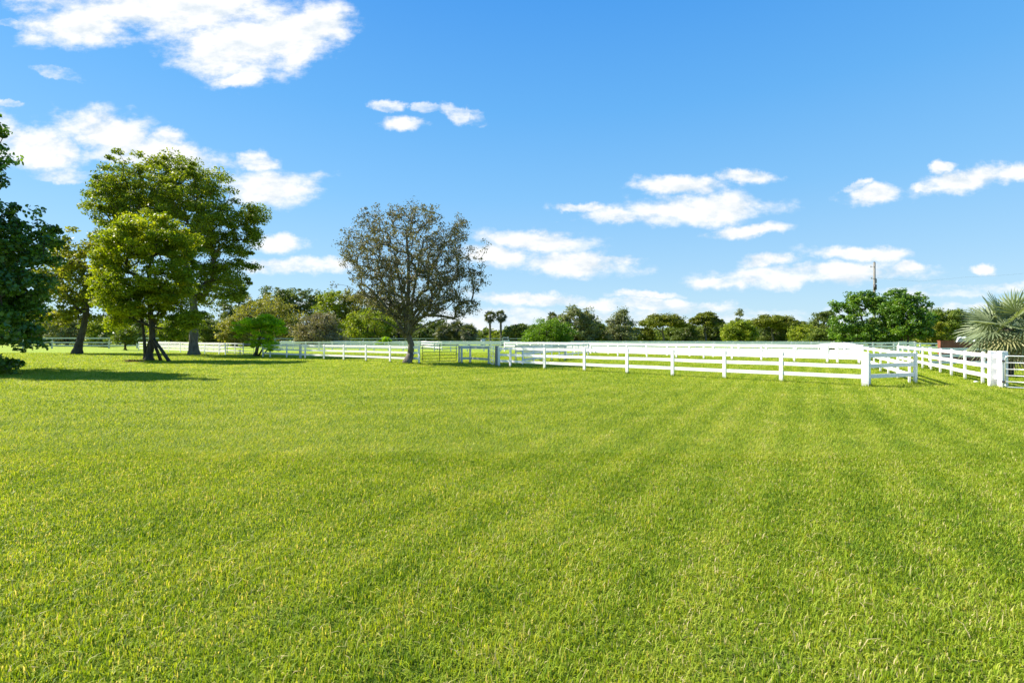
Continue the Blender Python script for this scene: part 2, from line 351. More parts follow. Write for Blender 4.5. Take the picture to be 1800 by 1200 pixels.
# ------------------------------------------------------------ lawn grass
BASES = []
def make_grass():
    NB = 0; V5 = []; T5 = []
    def sample(n, y0, y1, pw):
        u = RNG.random(n)
        # pdf of Y ~ Y**(1-pw)
        e = 2.0 - pw
        if abs(e) < 1e-3: Y = y0 * (y1 / y0) ** u
        else: Y = (y0**e + u * (y1**e - y0**e)) ** (1/e)
        X = (RNG.random(n) * 2 - 1) * (1.08 * Y + 1.2)
        return X, Y
    def patch(X, Y):
        # tall tufts and short patches
        return .5 + .5*np.sin(X*2.3+1.3*np.sin(Y*1.7))*np.cos(Y*2.9+1.1*np.sin(X*2.1))
    n = 470000
    X, Y = sample(n, 2.0, 8.0, .55)
    hgt = (.022 + .040 * RNG.random(n)**1.7) * (.75 + .5*patch(X, Y)); tall = RNG.random(n) < .02; hgt[tall] *= 1.7
    w = (.0018 + .0020 * RNG.random(n)) * (1 + .04*Y)
    az = RNG.random(n) * 2*np.pi; lean = .08 + .62 * RNG.random(n)
    flat = RNG.random(n) < .16; lean[flat] = 1.6
    dx, dy = np.cos(az), np.sin(az); wx, wy = -dy, dx
    b = np.stack([X, Y, np.zeros(n)], 1)
    side = np.stack([wx, wy, np.zeros(n)], 1) * w[:, None]
    m1 = b + np.stack([dx*lean*.35*hgt, dy*lean*.35*hgt, .58*hgt], 1)
    tp = b + np.stack([dx*lean*1.1*hgt, dy*lean*1.1*hgt, hgt*np.clip(1.05-.35*lean, .3, 1)], 1)
    Vs = np.stack([b - side, b + side, m1 + side*.85, m1 - side*.85, tp], 1).reshape(-1, 3)
    base = np.arange(n)[:, None] * 5
    tri = np.concatenate([base + np.array([[0,1,2]]), base + np.array([[0,2,3]]), base + np.array([[3,2,4]])], 1).ravel()
    tint = RNG.random(n)**1.05; dry = RNG.random(n) < .09; tint[dry] = 1.34 + .4*RNG.random(dry.sum())
    tint = np.repeat(tint, 5)
    # farther turf: single tapered blades, thicker with distance
    n2_ = 1000000
    X2, Y2 = sample(n2_, 7.5, 62, 1.85)
    s = (Y2 / 8.0)
    h2 = (.030 + .035 * RNG.random(n2_)) * (1 + .12*(s-1)) ; w2 = (.0030 + .0022*RNG.random(n2_)) * (s**.92)
    az = RNG.random(n2_) * 2*np.pi; lean = .3 + .9*RNG.random(n2_)
    dx, dy = np.cos(az), np.sin(az)
    b = np.stack([X2, Y2, np.zeros(n2_)], 1); side = np.stack([-dy, dx, np.zeros(n2_)], 1) * w2[:, None]
    tp = b + np.stack([dx*lean*h2, dy*lean*h2, h2*.85], 1)
    V2 = np.stack([b - side, b + side, tp], 1).reshape(-1, 3)
    tri2 = np.arange(n2_*3) + len(Vs)
    t2 = RNG.random(n2_)*1.1; dry = RNG.random(n2_) < .06; t2[dry] = 1.35
    # untrimmed tufts round posts and trunks
    if BASES:
        Bq = np.array([q[:2] for q in BASES]); rq = np.array([q[2] for q in BASES]); per = 260
        n3 = len(Bq)*per; az0 = RNG.random(n3)*2*np.pi; rad = np.repeat(rq, per)*(.75 + .9*RNG.random(n3)**2) + .05*RNG.random(n3)
        X3 = np.repeat(Bq[:,0], per) + np.cos(az0)*rad; Y3 = np.repeat(Bq[:,1], per) + np.sin(az0)*rad
        h3 = .05 + .12*RNG.random(n3)**1.7; w3 = .005 + .004*RNG.random(n3)
        az = RNG.random(n3)*2*np.pi; lean = .1 + .6*RNG.random(n3); dx, dy = np.cos(az), np.sin(az)
        b = np.stack([X3, Y3, np.zeros(n3)], 1); side = np.stack([-dy, dx, np.zeros(n3)], 1)*w3[:, None]
        tp = b + np.stack([dx*lean*h3, dy*lean*h3, h3], 1)
        V2 = np.concatenate([V2, np.stack([b-side, b+side, tp], 1).reshape(-1,3)])
        tri2 = np.arange(len(V2)) + len(Vs); t2 = np.concatenate([t2, RNG.random(n3)*.8])
    V = np.concatenate([Vs, V2]); idx = np.concatenate([tri, tri2]); T = np.concatenate([tint, np.repeat(t2, 3)])
    o = npmesh('lawn_grass', V, 3, idx, M_blade, tint=T)
    tag(o, 'short bright green lawn grass covering the whole foreground', 'grass', kind='stuff')

# ------------------------------------------------------------ fences
def fence(label, posts, h=1.25, rails=(1.15,.76,.37), rh=.145, pw=.14, mat=M_white, far=True, big=(), group=None, name='board_fence', rmat=None, rend=None, hs_=None, cat='fence'):
    """posts: world (x, y); rails nailed to the far or near side of the posts"""
    px_ = sum(p[0] for p in posts)/len(posts); py_ = sum(p[1] for p in posts)/len(posts)
    root = empty(name, (posts[0][0], posts[0][1], 0), label, cat, group)
    rr = random.Random(len(label) * 31 + int(px_*10))
    dirs = []
    for i in range(len(posts)):
        a = posts[max(i-1,0)]; b = posts[min(i+1,len(posts)-1)]
        d = Vector((b[0]-a[0], b[1]-a[1])).normalized(); dirs.append(d)
    first = None
    hh = []
    for i, p in enumerate(posts):
        w = .23 if i in big else pw
        if p[1] < 48: BASES.append((p[0], p[1], w*.6))
        hi = (hs_[i] if hs_ else h) + rr.uniform(-.012,.012); hh.append(hi / h)
        m = MB(); rz = math.atan2(dirs[i].y, dirs[i].x)
        m.box((p[0], p[1], hi/2 + (.03 if i in big else 0)), (w, w*(.85 if i in big else .5), hi + (.06 if i in big else 0)), rz + rr.uniform(-.04,.04), rr.uniform(-.012,.012), bev=.018)
        m.build('post', mat, root)
    for zr in rails:
        m = MB()
        for i in range(len(posts)-1):
            a, b = posts[i], posts[i+1]
            d = (Vector(b) - Vector(a)).normalized(); nrm = Vector((-d.y, d.x))
            if nrm.y < 0: nrm = -nrm
            off = nrm * .004 * (1 if far else -1)
            e = d * .07
            za = zr*hh[i] + rr.uniform(-.008,.008); zb = zr*hh[i+1] + rr.uniform(-.008,.008)
            A = Vector((a[0], a[1], za)) + Vector((off.x, off.y, 0)) - (Vector((e.x, e.y, 0)) if i == 0 else -Vector((d.x,d.y,0))*.004)
            B = Vector((b[0], b[1], zb)) + Vector((off.x, off.y, 0)) + (Vector((e.x, e.y, 0)) if i == len(posts)-2 else -Vector((d.x,d.y,0))*.004)
            # a shade of bow in every board
            mid = (A + B)/2 + Vector((0,0,rr.uniform(-.012,.006)))
            m.beam(A, mid, .035, rh); m.beam(mid, B, .035, rh)
        m.build('rail', rmat or mat, root)
    return root
def straight(P):
    """move the posts of a surveyed run onto one straight line, each along its own bearing"""
    A_ = np.array(P); c_ = A_.mean(0); u_, s_, vt = np.linalg.svd(A_ - c_); d_ = vt[0]; n_ = np.array([-d_[1], d_[0]])
    out = []
    for p in A_:
        t_ = (c_ @ n_)/(p @ n_); out.append((float(p[0]*t_), float(p[1]*t_)))
    return out
def line(a, b, step=2.44):
    a = Vector(a); b = Vector(b); n = max(1, round((b-a).length/step))
    return [tuple(a + (b-a)*i/n) for i in range(n+1)]

A_pts = [G(*q) for q in ((877,643.7),(897,645),(957,648.7),(1027,652.8),(1102,657.6),(1182,662),(1273,666.7),(1373,671),(1521,676.5))]; A_pts = straight(A_pts)
fence('white three rail fence across the front of the paddock, ending in a thick corner post', A_pts, big=(8,), hs_=[1.24,1.24,1.24,1.26,1.27,1.26,1.25,1.25,1.22], group='white paddock fences')
C0 = Vector(A_pts[-1]); C1 = Vector(G(1609,674.5))
fence('short shaded rail bay joining the thick corner post to the lane fence', [tuple(C0+(C1-C0)*.06), tuple(C1)], far=False, pw=.15, group='white paddock fences')
u = Vector((.5,.866))
B0 = Vector(G(1598.7,674.4))
D_corner = Vector((24.4,36.0))
Bn = (D_corner-B0)
fence('white fence running away along the near side of the grass lane', line(B0, D_corner), far=True, group='white paddock fences')
D_pts = [G(1034,624.3), G(1086,625.6), G(1137,627.3), G(1189,629.3), G(1237,631.0), G(1286.6,632.6), G(1338.3,634.6), G(1396,636.0), G(1454.2,637.6), G(1472,638.2), tuple(D_corner)]; D_pts = straight(D_pts)
fence('white fence across the back of the front paddock, two posts close at right', D_pts, group='white paddock fences')
G_pts = line(A_pts[1], D_pts[0])
fence('white fence along the left side of the front paddock, running back from the narrow gate', G_pts[1:], far=False, group='white paddock fences')
Cl = [G(1744.5,679.5)] + [G(*q) for q in ((1727.5,675),(1696.3,667.5),(1672.5,662),(1653,657),(1636.3,652),(1621.7,647.5))]; Cl = straight(Cl)
e0 = Vector(Cl[-1]); Cl += [tuple(e0 + u*2.4*(i+1)) for i in range(4)]
fence('white fence on the right side of the grass lane, starting at the double gate posts', [G(1762.3,682)] + Cl, big=(0,1), far=False, group='white paddock fences', h=1.27)
# left half of the long front line
fence('white fence behind the bare spreading tree, ending at the green gate', [q_ for q_ in straight([G(*q) for q in ((462,627),(475,627.5),(504,628.7),(536.5,630.6),(569.5,632.2),(604,633.8),(643,635.8),(685.5,637.2),(722.5,638.2),(736.5,638.8))])], group='white paddock fences')
fence('white fence behind the big oak trunk, far left of the front line', [q_ for q_ in straight([G(*q) for q in ((244,616),(270,617.4),(296.5,618.8),(317,619.8),(338,621),(360,622.3),(385,623),(396,623.3))])], group='white paddock fences')
m_l = [G(807,638.6), G(811.5,638.9), G(826.5,638.4), G(859,641)]
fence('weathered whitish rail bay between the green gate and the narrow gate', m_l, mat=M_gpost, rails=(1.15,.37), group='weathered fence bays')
# grounds beyond
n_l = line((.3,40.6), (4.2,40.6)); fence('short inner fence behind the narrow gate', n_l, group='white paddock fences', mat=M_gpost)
K1 = line((-40,80), (-13,71)); fence('white fence across the second paddock, seen above the left half of the front fence', K1, rh=.2, pw=.17, far=True, group='far white fences')
K2 = line((-13,71), (-1.5,69)); fence('white fence seen just above the green gate', K2, group='far white fences')
D2 = line((-1.0,69), (27.5,40.2)); fence('white fence parallel to the back of the front paddock, one lane farther', D2, rh=.2, pw=.17, group='far white fences')
D2b = line((27.5,40.2),(44,68)); fence('white fence going back from the far end of the lane crossing', D2b, group='far white fences')
K3 = line((-1,76), (52,66)); fence('low white fence line of the far paddock, right of centre', K3, rh=.2, pw=.17, group='far white fences')
K4 = line((-45,100), (6,88)); fence('white fence line of the far paddock, left of centre', K4, rh=.2, pw=.17, group='far white fences', mat=M_white2)
K5 = line((8,92), (66,84)); fence('farthest white fence line below the round green trees', K5, rh=.2, pw=.17, group='far white fences', mat=M_white2)
K6 = line((-10,73), (-18,98)); fence('white cross fence behind the spreading tree trunk', K6, group='far white fences')
K7 = line((3.5,70), (8,92)); fence('white cross fence in line with the bright round bush', K7, group='far white fences')
K8 = line((-58,84), (-24,51.0), 2.6); fence('greyish fence behind the bright green shrub', K8[:-3], mat=M_gpost, group='far white fences')
Q1 = line(G(40,612.5), G(290,612.0), 4.6); fence('tall weathered fence beyond the leaning tree on the left', Q1, h=1.85, rails=(1.78,1.02,.5), rh=.22, pw=.22, mat=M_weath, group='tall weathered fences')
Q2 = line((-62,112), (12,128), 4.6); fence('tall weathered fence in front of the far tree line, left of centre', Q2, h=1.72, rails=(1.66,1.0,.5), rh=.16, mat=M_weath, group='tall weathered fences')
R1 = line((47,60), (52.6,62.5)); R1 = line((46.5,61.5),(58,60)); fence('white fence between the round green tree and the brick wall', R1, group='far white fences')
S1 = line((24.75,30.3), (34,30.0), 3.1); fence('white fence in front of the brick wall', S1, group='far white fences', far=False)

# ------------------------------------------------------------ gates
def pipe_gate(name, label, a, b, ztop, zbot, n, mat, r=.022, mids=1, latch=True, post=None):
    root = empty(name, (a[0], a[1], 0), label, 'gate', 'pipe gates')
    A = Vector((a[0],a[1],0)); B = Vector((b[0],b[1],0)); d = (B-A).normalized()
    zz = Vector((0,0,1)); c = .09
    # rounded frame
    pts = []
    def corner(P, dir1, dir2):
        return [P - dir1*c, P - dir1*c*.3 + dir2*c*.06, P + dir2*c*.3 - dir1*c*.06, P + dir2*c]
    At, Bt, Ab, Bb = A+zz*ztop, B+zz*ztop, A+zz*zbot, B+zz*zbot
    pts = corner(At, -d*-1*-1, -zz) if False else []
    pts = [Ab+zz*c, At-zz*c, At-zz*c*.25+d*c*.25, At+d*c, Bt-d*c, Bt-d*c*.25-zz*c*.25, Bt-zz*c, Bb+zz*c, Bb-d*c*.25+zz*c*.25, Bb-d*c, Ab+d*c, Ab+d*c*.25+zz*c*.25, Ab+zz*c]
    m = MB(); m.tube(pts, r, 8); m.build('frame', mat, root, True)
    for i in range(1, n-1):
        z = zbot + (ztop-zbot)*(i/(n-1))**1.08
        m = MB(); m.tube([A+zz*z, B+zz*z], r*.85, 8); m.build('bar', mat, root, True)
    for i in range(mids):
        P = A + (B-A)*(i+1)/(mids+1)
        m = MB(); m.box((P.x,P.y,(ztop+zbot)/2), (.045,.02,ztop-zbot), math.atan2(d.y,d.x)); m.build('upright', mat, root)
    for z in (zbot+.18, ztop-.18):
        m = MB(); m.box((A.x-d.x*.045,A.y-d.y*.045,z), (.08,.05,.06), math.atan2(d.y,d.x)); m.build('hinge', M_black, root)
    if latch:
        m = MB(); m.tube([B+zz*(ztop-.2)+d*.015, B+zz*(ztop-.32)+d*.05, B+zz*(ztop-.62)+d*.02], .012, 6); m.build('latch_chain', M_galv, root)
    return root
pipe_gate('pipe_gate', 'green pipe gate with five bars standing ajar beside the spreading tree trunk', G(743,638.8), G(802,637.6), 1.30, .14, 6, M_green)
pipe_gate('pipe_gate', 'narrow white pipe gate swung open and seen nearly edge on, left of centre fence', G(859.8,640.6), G(868,643.8), 1.22, .12, 5, M_white2, mids=2)
pipe_gate('pipe_gate', 'thin grey pipe gate between the oak fence and the bright green shrub', G(399,623.3), G(446,626.3), 1.15, .2, 4, M_gpost, mids=0)
mgp = pipe_gate('pipe_gate', 'galvanised pipe gate at the right edge beside the double white posts', G(1767,682.8), G(1890,690), 1.16, .06, 6, M_galv, r=.021, mids=1)
def lone_post(label, p, w, h, mat, cat='post', name='gate_post'):
    m = MB(); m.box((p[0],p[1],h/2),(w,w,h),.5,bev=.02); o = m.build(name, mat); tag(o, label, cat); return o
lone_post('dark weathered gate post beside the narrow white gate', G(873.5,643.2), .19, 1.3, M_dpost)
lone_post('thin dark post in the grass in front of the grey pipe gate', G(422,624), .09, .62, M_dpost)
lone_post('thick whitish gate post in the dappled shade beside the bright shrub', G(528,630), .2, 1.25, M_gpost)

# ------------------------------------------------------------ trees
def unit(n):
    v = RNG.normal(size=(n,3)); return v / np.linalg.norm(v, axis=1)[:,None]
OUT = [.09, .22]
def clump_centres(ells, n, shell=.55, lowcut=None):
    """points in a union of ellipsoids, thicker towards the outside"""
    vol = np.array([e[1][0]*e[1][1]*e[1][2] for e in ells])**.67
    ks = RNG.choice(len(ells), n*4, p=vol/vol.sum())
    d = unit(n*4); r = (shell + (1-shell)*RNG.random(n*4))**.8
    ph = RNG.random(6)*6.28
    r *= 1 + .13*np.sin(d[:,0]*5+ph[0])*np.sin(d[:,2]*6+ph[1]) + .09*np.sin(d[:,1]*9+ph[2]+d[:,2]*7)
    out = RNG.random(n*4) < OUT[0]; r[out] *= 1.0 + OUT[1]*RNG.random(out.sum())
    low = RNG.random(n*4) < .22; r[low] *= .62
    C = np.array([e[0] for e in ells])[ks]; Rd = np.array([e[1] for e in ells])[ks]
    P = C + d*r[:,None]*Rd
    keep = np.ones(len(P), bool)
    for j, e in enumerate(ells):      # drop points buried deep in another lobe
        q = (P - np.array(e[0]))/np.array(e[1]); dd = np.linalg.norm(q, axis=1)
        keep &= ~((dd < .5) & (ks != j))
    if lowcut is not None: keep &= P[:,2] > lowcut
    return P[keep][:n]
def leaves(centres, per, crad, size, flat=.6, up=.5, aspect=.45, shape=4, outc=None):
    n = len(centres)*per
    C = np.repeat(centres, per, 0)
    cs_ = np.repeat(.38 + .95*RNG.random(len(centres))**.9, per)
    d = unit(n); r = RNG.random(n)**.45
    P = C + d*(r*crad*cs_)[:,None]*np.array([1,1,flat])
    N = unit(n)*.9 + np.array([0,0,up]) + d*.45
    N /= np.linalg.norm(N, axis=1)[:,None]
    T = np.cross(N, unit(n)); T /= np.linalg.norm(T, axis=1)[:,None] + 1e-9
    B = np.cross(N, T)
    s = size*(.6+.8*RNG.random(n))
    L = T*s[:,None]; W = B*(s*aspect)[:,None]; F_ = N*(s*.10)[:,None]
    if shape == 4:
        V = np.stack([P-L, P+W+F_, P+L, P-W+F_], 1); k_ = 4
    else:
        V = np.stack([P-L, P-L*.45+W*.85+F_, P+L*.35+W+F_, P+L, P+L*.35-W+F_, P-L*.45-W*.85+F_], 1); k_ = 6
    tc_ = np.repeat(RNG.random(len(centres)), per)
    tint = np.clip(.6*RNG.random(n) + .4*tc_, 0, 1)
    return V.reshape(-1,3), k_, np.arange(n*k_), np.repeat(tint, k_)
def skeleton(trunk_pts, trunk_r, centres, tip=.02, jit=.10, pexp=.46, maxr=None, keep=1.0):
    """branches that join every clump to the trunk; pipe model radii"""
    nodes = [Vector(p) for p in trunk_pts]; par = [-1] + list(range(len(nodes)-1))
    nt = len(nodes)
    usable = list(range(max(1, nt//2), nt))
    arr = [np.array(nodes[i]) for i in usable]
    top = np.array(nodes[-1])
    fork = np.array(nodes[usable[0]])
    order = np.argsort(np.linalg.norm(centres - fork, axis=1))
    cnt = [0]*len(nodes)
    rr = random.Random(5)
    for oi in order:
        if rr.random() > keep: continue
        c = centres[oi]
        A = np.array(arr)
        dd = np.linalg.norm(A - c, axis=1)
        # favour nodes that are lower and nearer the trunk than the clump
        pen = np.maximum(0, A[:,2] - c[2] + .15*dd)*1.2
        rad = np.linalg.norm(A[:,:2] - top[:2], axis=1); rc = np.linalg.norm(c[:2]-top[:2])
        pen += np.maximum(0, rad - rc)*1.0
        j = int(np.argmin(dd + pen)); src = usable[j]
        a = nodes[src]; b = Vector(c); L = (b-a).length
        if L < .05: continue
        k_ = max(2, min(6, int(L/.7)+1))
        ctrl = a.lerp(b, .5) + Vector((0,0,L*.10)) + Vector((rr.uniform(-1,1),rr.uniform(-1,1),rr.uniform(-1,1)))*L*jit
        prev = src
        for q in range(1, k_+1):
            t = q/k_
            p = a*(1-t)**2 + ctrl*2*t*(1-t) + b*t*t
            nodes.append(p); par.append(prev); cnt.append(0); prev = len(nodes)-1
            usable.append(prev); arr.append(np.array(p))
        q = prev
        while q >= 0: cnt[q] += 1; q = par[q]
    m = MB()
    def rad(i):
        r = tip*max(1, cnt[i])**pexp
        return min(r, maxr) if maxr else r
    for i in range(nt, len(nodes)):
        p = par[i]
        if cnt[i] == 0: continue
        ra = min(rad(p), rad(i)*1.6); rb = rad(i)
        m.tube([nodes[p], nodes[i]], [ra, rb], 5 if rb > tip*2 else 3, cap=False)
    return m
def trunk_mesh(m, pts, r0, r1, n=12, flare=1.6):
    k_ = len(pts); P = [Vector(p) for p in pts]
    pp, rs = [], []
    steps = 5
    for i in range(k_-1):
        for s in range(steps):
            t = s/steps; pp.append(P[i].lerp(P[i+1], t))
    pp.append(P[-1])
    for i, q in enumerate(pp):
        t = i/(len(pp)-1)
        r = r0*(1-t) + r1*t
        f = 1 + (flare-1)*max(0, 1 - t*5)**2
        rs.append(r*f*(1+.05*math.sin(i*2.3)))
    pp[0] = pp[0] - Vector((0,0,.15))
    m.tube(pp, rs, n)
def tree(name, label, base, trunk, r0, r1, ells, nclump, per, crad, leaf, lmat, bmat, group=None, flat=.6, up=.5, aspect=.45, shape=4,
         tip=.02, shell=.55, branches=True, lowcut=None, extra_trunks=(), jit=.1, maxr=None, bare=0, keep=1., cat='tree', flare=1.6, pexp=.46):
    """trunk: list of world points; ells: [(centre, radii)]"""
    global RNG
    RNG = np.random.default_rng(zlib.crc32(label.encode()))
    root = empty(name, (base[0], base[1], 0), label, cat, group)
    if base[1] < 60:
        for _ in range(3): BASES.append((base[0], base[1], r0*flare*.95))
    C = clump_centres(ells, nclump, shell, lowcut)
    m = MB()
    if branches:
        m = skeleton(trunk, r0, C, tip=tip, jit=jit, maxr=maxr or r1, keep=keep, pexp=pexp)
    trunk_mesh(m, trunk, r0, r1, flare=flare)
    for (tp, a, b) in extra_trunks: trunk_mesh(m, tp, a, b, 9, 1.25)
    m.build('trunk', bmat, root, True)
    V, k_, idx, tint = leaves(C, per, crad, leaf, flat, up, aspect, shape)
    npmesh('crown', V, k_, idx, lmat, root, tint, off=(base[0], base[1], 0))
    return root
def E(px, py, rx, ry, Y, dy=0., ry_depth=None):
    """crown lobe seen at pixel (px, py) with pixel radii, standing at distance Y + dy"""
    c_ = PZ(px, py, Y+dy); sc_ = (Y+dy)/F
    return (tuple(c_), (rx*sc_, (ry_depth or rx)*sc_, ry*sc_))

B_oak = mat_bark('oak_bark', (.05,.042,.035), (.20,.175,.145), 7)
B_dark = mat_bark('dark_bark', (.028,.024,.02), (.10,.085,.07), 8)
B_grey = mat_bark('grey_bark', (.06,.05,.04), (.19,.165,.135), 6)
L_oak = mat_leaf('oak_leaf', (.070,.112,.010), (.155,.205,.015), (.30,.31,.03), .42)
L_yel = mat_leaf('yellow_green_leaf', (.065,.12,.008), (.21,.265,.010), (.45,.44,.02), .45)
L_drk = mat_leaf('dark_glossy_leaf', (.030,.075,.010), (.072,.150,.016), (.16,.27,.03), .33, .32, .5)
L_olv = mat_leaf('grey_olive_leaf', (.065,.066,.034), (.125,.118,.062), (.225,.20,.115), .3)
L_lean = mat_leaf('autumn_green_leaf', (.08,.115,.015), (.19,.215,.022), (.37,.32,.04), .42)
L_brt = mat_leaf('bright_feathery_leaf', (.085,.17,.008), (.19,.33,.010), (.33,.46,.015), .45)
L_brt2 = mat_leaf('lime_leaf', (.14,.24,.010), (.34,.50,.014), (.50,.62,.02), .55)
L_weep = mat_leaf('drooping_green_leaf', (.05,.11,.012), (.11,.21,.015), (.20,.30,.02), .38)
L_bg1 = mat_leaf('far_dark_green_leaf', (.045,.072,.02), (.095,.135,.03), (.18,.21,.045), .28)
L_bg2 = mat_leaf('far_yellow_green_leaf', (.08,.12,.012), (.20,.26,.02), (.36,.37,.04), .35)
L_bg3 = mat_leaf('far_mid_green_leaf', (.055,.09,.018), (.125,.175,.025), (.23,.27,.045), .33)
L_bg4 = mat_leaf('far_grey_green_leaf', (.09,.105,.05), (.165,.19,.09), (.28,.29,.16), .3)
L_umb = mat_leaf('umbrella_tree_leaf', (.06,.08,.012), (.135,.165,.018), (.27,.26,.03), .33, nscale=.3)
L_rnd = mat_leaf('broad_green_leaf', (.04,.095,.015), (.095,.19,.02), (.22,.33,.035), .35, .4, .4)
L_gold = mat_leaf('golden_olive_leaf', (.11,.12,.025), (.23,.23,.04), (.36,.32,.07), .33)
L_brn = mat_leaf('brown_grey_leaf', (.11,.10,.06), (.20,.18,.105), (.31,.27,.17), .25)

# --- big oak
Y = 53.5; bx, by = G(341, 624.3)
ob = Vector((bx, by, 0)); sc = by/F
tr = [ob, PZ(340,600,Y), PZ(343,560,Y), PZ(338,520,Y), PZ(330,480,Y), PZ(318,420,Y+1)]
tree('oak_tree', 'tallest oak tree with a thick grey trunk and broad green gold crown', ob, tr, .46, .26,
     [E(280,325,95,48,Y,2), E(225,345,58,42,Y,0), E(340,340,62,52,Y,-1), E(425,398,36,36,Y), E(395,450,50,38,Y), E(300,395,100,54,Y,1), E(225,415,45,46,Y,2), E(412,505,32,26,Y,-1), E(350,495,68,40,Y,2), E(180,358,26,24,Y), E(190,330,22,16,Y), E(450,372,18,16,Y), E(445,430,22,30,Y), E(300,288,40,16,Y), E(390,390,40,44,Y,-2)],
     760, 125, .88, .125, L_oak, B_oak, flat=.55, tip=.022, aspect=.5, shell=.62, pexp=.42, flare=1.45)
# --- leaning tree, far left
Y = 57.8; b = Vector((*G(135,622), 0))
tree('leaning_tree', 'leaning dark trunked tree with yellowing leaves left of the propped tree', b,
     [b, PZ(140,600,Y), PZ(147,575,Y), PZ(152,545,Y), PZ(150,500,Y), PZ(140,460,Y)], .40, .18,
     [E(150,440,55,36,Y), E(185,475,45,55,Y), E(125,500,50,48,Y), E(160,540,55,30,Y), E(95,480,40,45,Y,2), E(100,560,32,22,Y), E(200,530,40,40,Y)],
     230, 60, 1.0, .20, L_lean, B_dark, tip=.02, shell=.5)
# --- propped tree
Y = 40.5; b = Vector((*G(262,634), 0))
tree('propped_tree', 'dense yellow green tree held up by wooden props, in front of the big oak', b,
     [b, PZ(263,620,Y), PZ(268,600,Y), PZ(267,575,Y), PZ(264,540,Y), PZ(262,480,Y)], .27, .15,
     [E(255,420,66,36,Y), E(212,445,34,44,Y), E(308,428,40,32,Y,1), E(210,510,42,42,Y,-1), E(296,495,48,44,Y), E(258,535,52,32,Y), E(205,560,28,16,Y), E(330,560,30,20,Y), E(325,470,24,34,Y,1), E(300,588,20,10,Y,-.5), E(184,495,20,32,Y), E(178,455,14,22,Y), E(235,390,24,12,Y), E(285,388,20,10,Y)],
     640, 115, .62, .095, L_yel, B_dark, tip=.014, aspect=.5, shell=.6,
     extra_trunks=[([b+Vector((-.35,0.1,0)), PZ(254,600,Y), PZ(249,560,Y), PZ(240,520,Y)], .13, .08)])
for i, (p0, p1, lb) in enumerate((((298,635.8),(270,596),'long wooden prop leaning against the propped tree, outermost right'), ((283,634),(269,600),'shorter wooden prop leaning against the propped tree, nearer its trunk'), ((252,631),(262,600),'thin wooden prop leaning on the left side of the propped tree'))):
    a = Vector((*G(*p0), 0)); m = MB(); bb = PZ(p1[0], p1[1], 40.2)
    m.tube([a, a.lerp(bb,.5)+Vector((.02,0,.02)), bb], [.13,.12,.11] if i < 2 else [.08,.07,.07], 9)
    o = m.build('wooden_prop', B_dark, smooth=True); tag(o, lb, 'prop', 'wooden props under the tree')
# --- dark tree at left edge
Y = 26.5; b = Vector((-27.6, 27.0, 0))
tree('dark_leaved_tree', 'dark glossy leaved tree filling the left edge of the picture', b,
     [b, b+Vector((.1,0,1.5)), b+Vector((.3,-.2,3.2)), b+Vector((.2,0,5.2)), b+Vector((.1,.2,8))], .35, .16,
     [E(-20,430,80,66,Y), E(48,425,40,32,Y,1), E(10,520,62,58,Y,-1), E(-62,300,46,100,Y), E(-12,222,24,20,Y), E(-22,262,20,18,Y), E(-2,280,22,20,Y), E(-14,318,20,16,Y,1), E(5,582,50,30,Y,-2), E(48,600,24,14,Y,-1), E(-60,500,95,105,Y,2), E(74,455,24,20,Y), E(-28,640,46,12,Y,-1.5), E(40,535,28,24,Y), E(82,405,22,10,Y,1), E(30,372,24,9,Y), E(95,425,15,8,Y), E(15,660,20,7,Y,-1.5), E(78,492,14,9,Y), E(-20,345,24,18,Y), E(-12,645,34,16,Y,-1), E(-130,270,80,150,Y,2)],
     1150, 48, .42, .10, L_drk, B_dark, shape=6, aspect=.55, flat=.7, tip=.014, shell=.6)
# --- bare spreading tree
OUT[:] = [.22, .30]
Y = 36.2; b = Vector((*G(715,639.5), 0))
ex = []
for (q, e, r) in (((712,585),(640,500),.11), ((716,580),(790,490),.11), ((715,575),(690,430),.10), ((718,570),(745,420),.10), ((712,590),(655,560),.06), ((720,585),(800,560),.07)):
    s_ = PZ(q[0],q[1],Y); t_ = PZ(e[0],e[1],Y+random.uniform(-2.5,2.5))
    ex.append(([s_, s_.lerp(t_,.4)+Vector((0,0,.25)), s_.lerp(t_,.75)+Vector((0,0,.25)), t_], r, r*.4))
tree('spreading_tree', 'round crowned sparse tree with small grey olive leaves beside the green gate', b,
     [b, PZ(722,622,Y), PZ(723,605,Y), PZ(716,585,Y), PZ(716,560,Y), PZ(718,500,Y), PZ(718,450,Y)], .27, .10,
     [E(720,440,100,76,Y), E(662,455,66,64,Y), E(782,460,64,64,Y), E(725,500,108,58,Y), E(650,392,26,30,Y), E(742,378,40,20,Y), E(695,375,20,18,Y), E(808,400,22,22,Y), E(838,490,20,30,Y), E(612,440,14,36,Y), E(786,538,56,28,Y,-1), E(720,545,48,28,Y), E(668,525,44,24,Y,1), E(715,582,22,14,Y), E(820,540,26,14,Y)],
     1500, 29, .40, .066, L_olv, B_grey, tip=.011, flat=.8, up=.2, shell=.42, extra_trunks=ex, jit=.12, aspect=.5, flare=1.35, maxr=.1)
OUT[:] = [.09, .22]
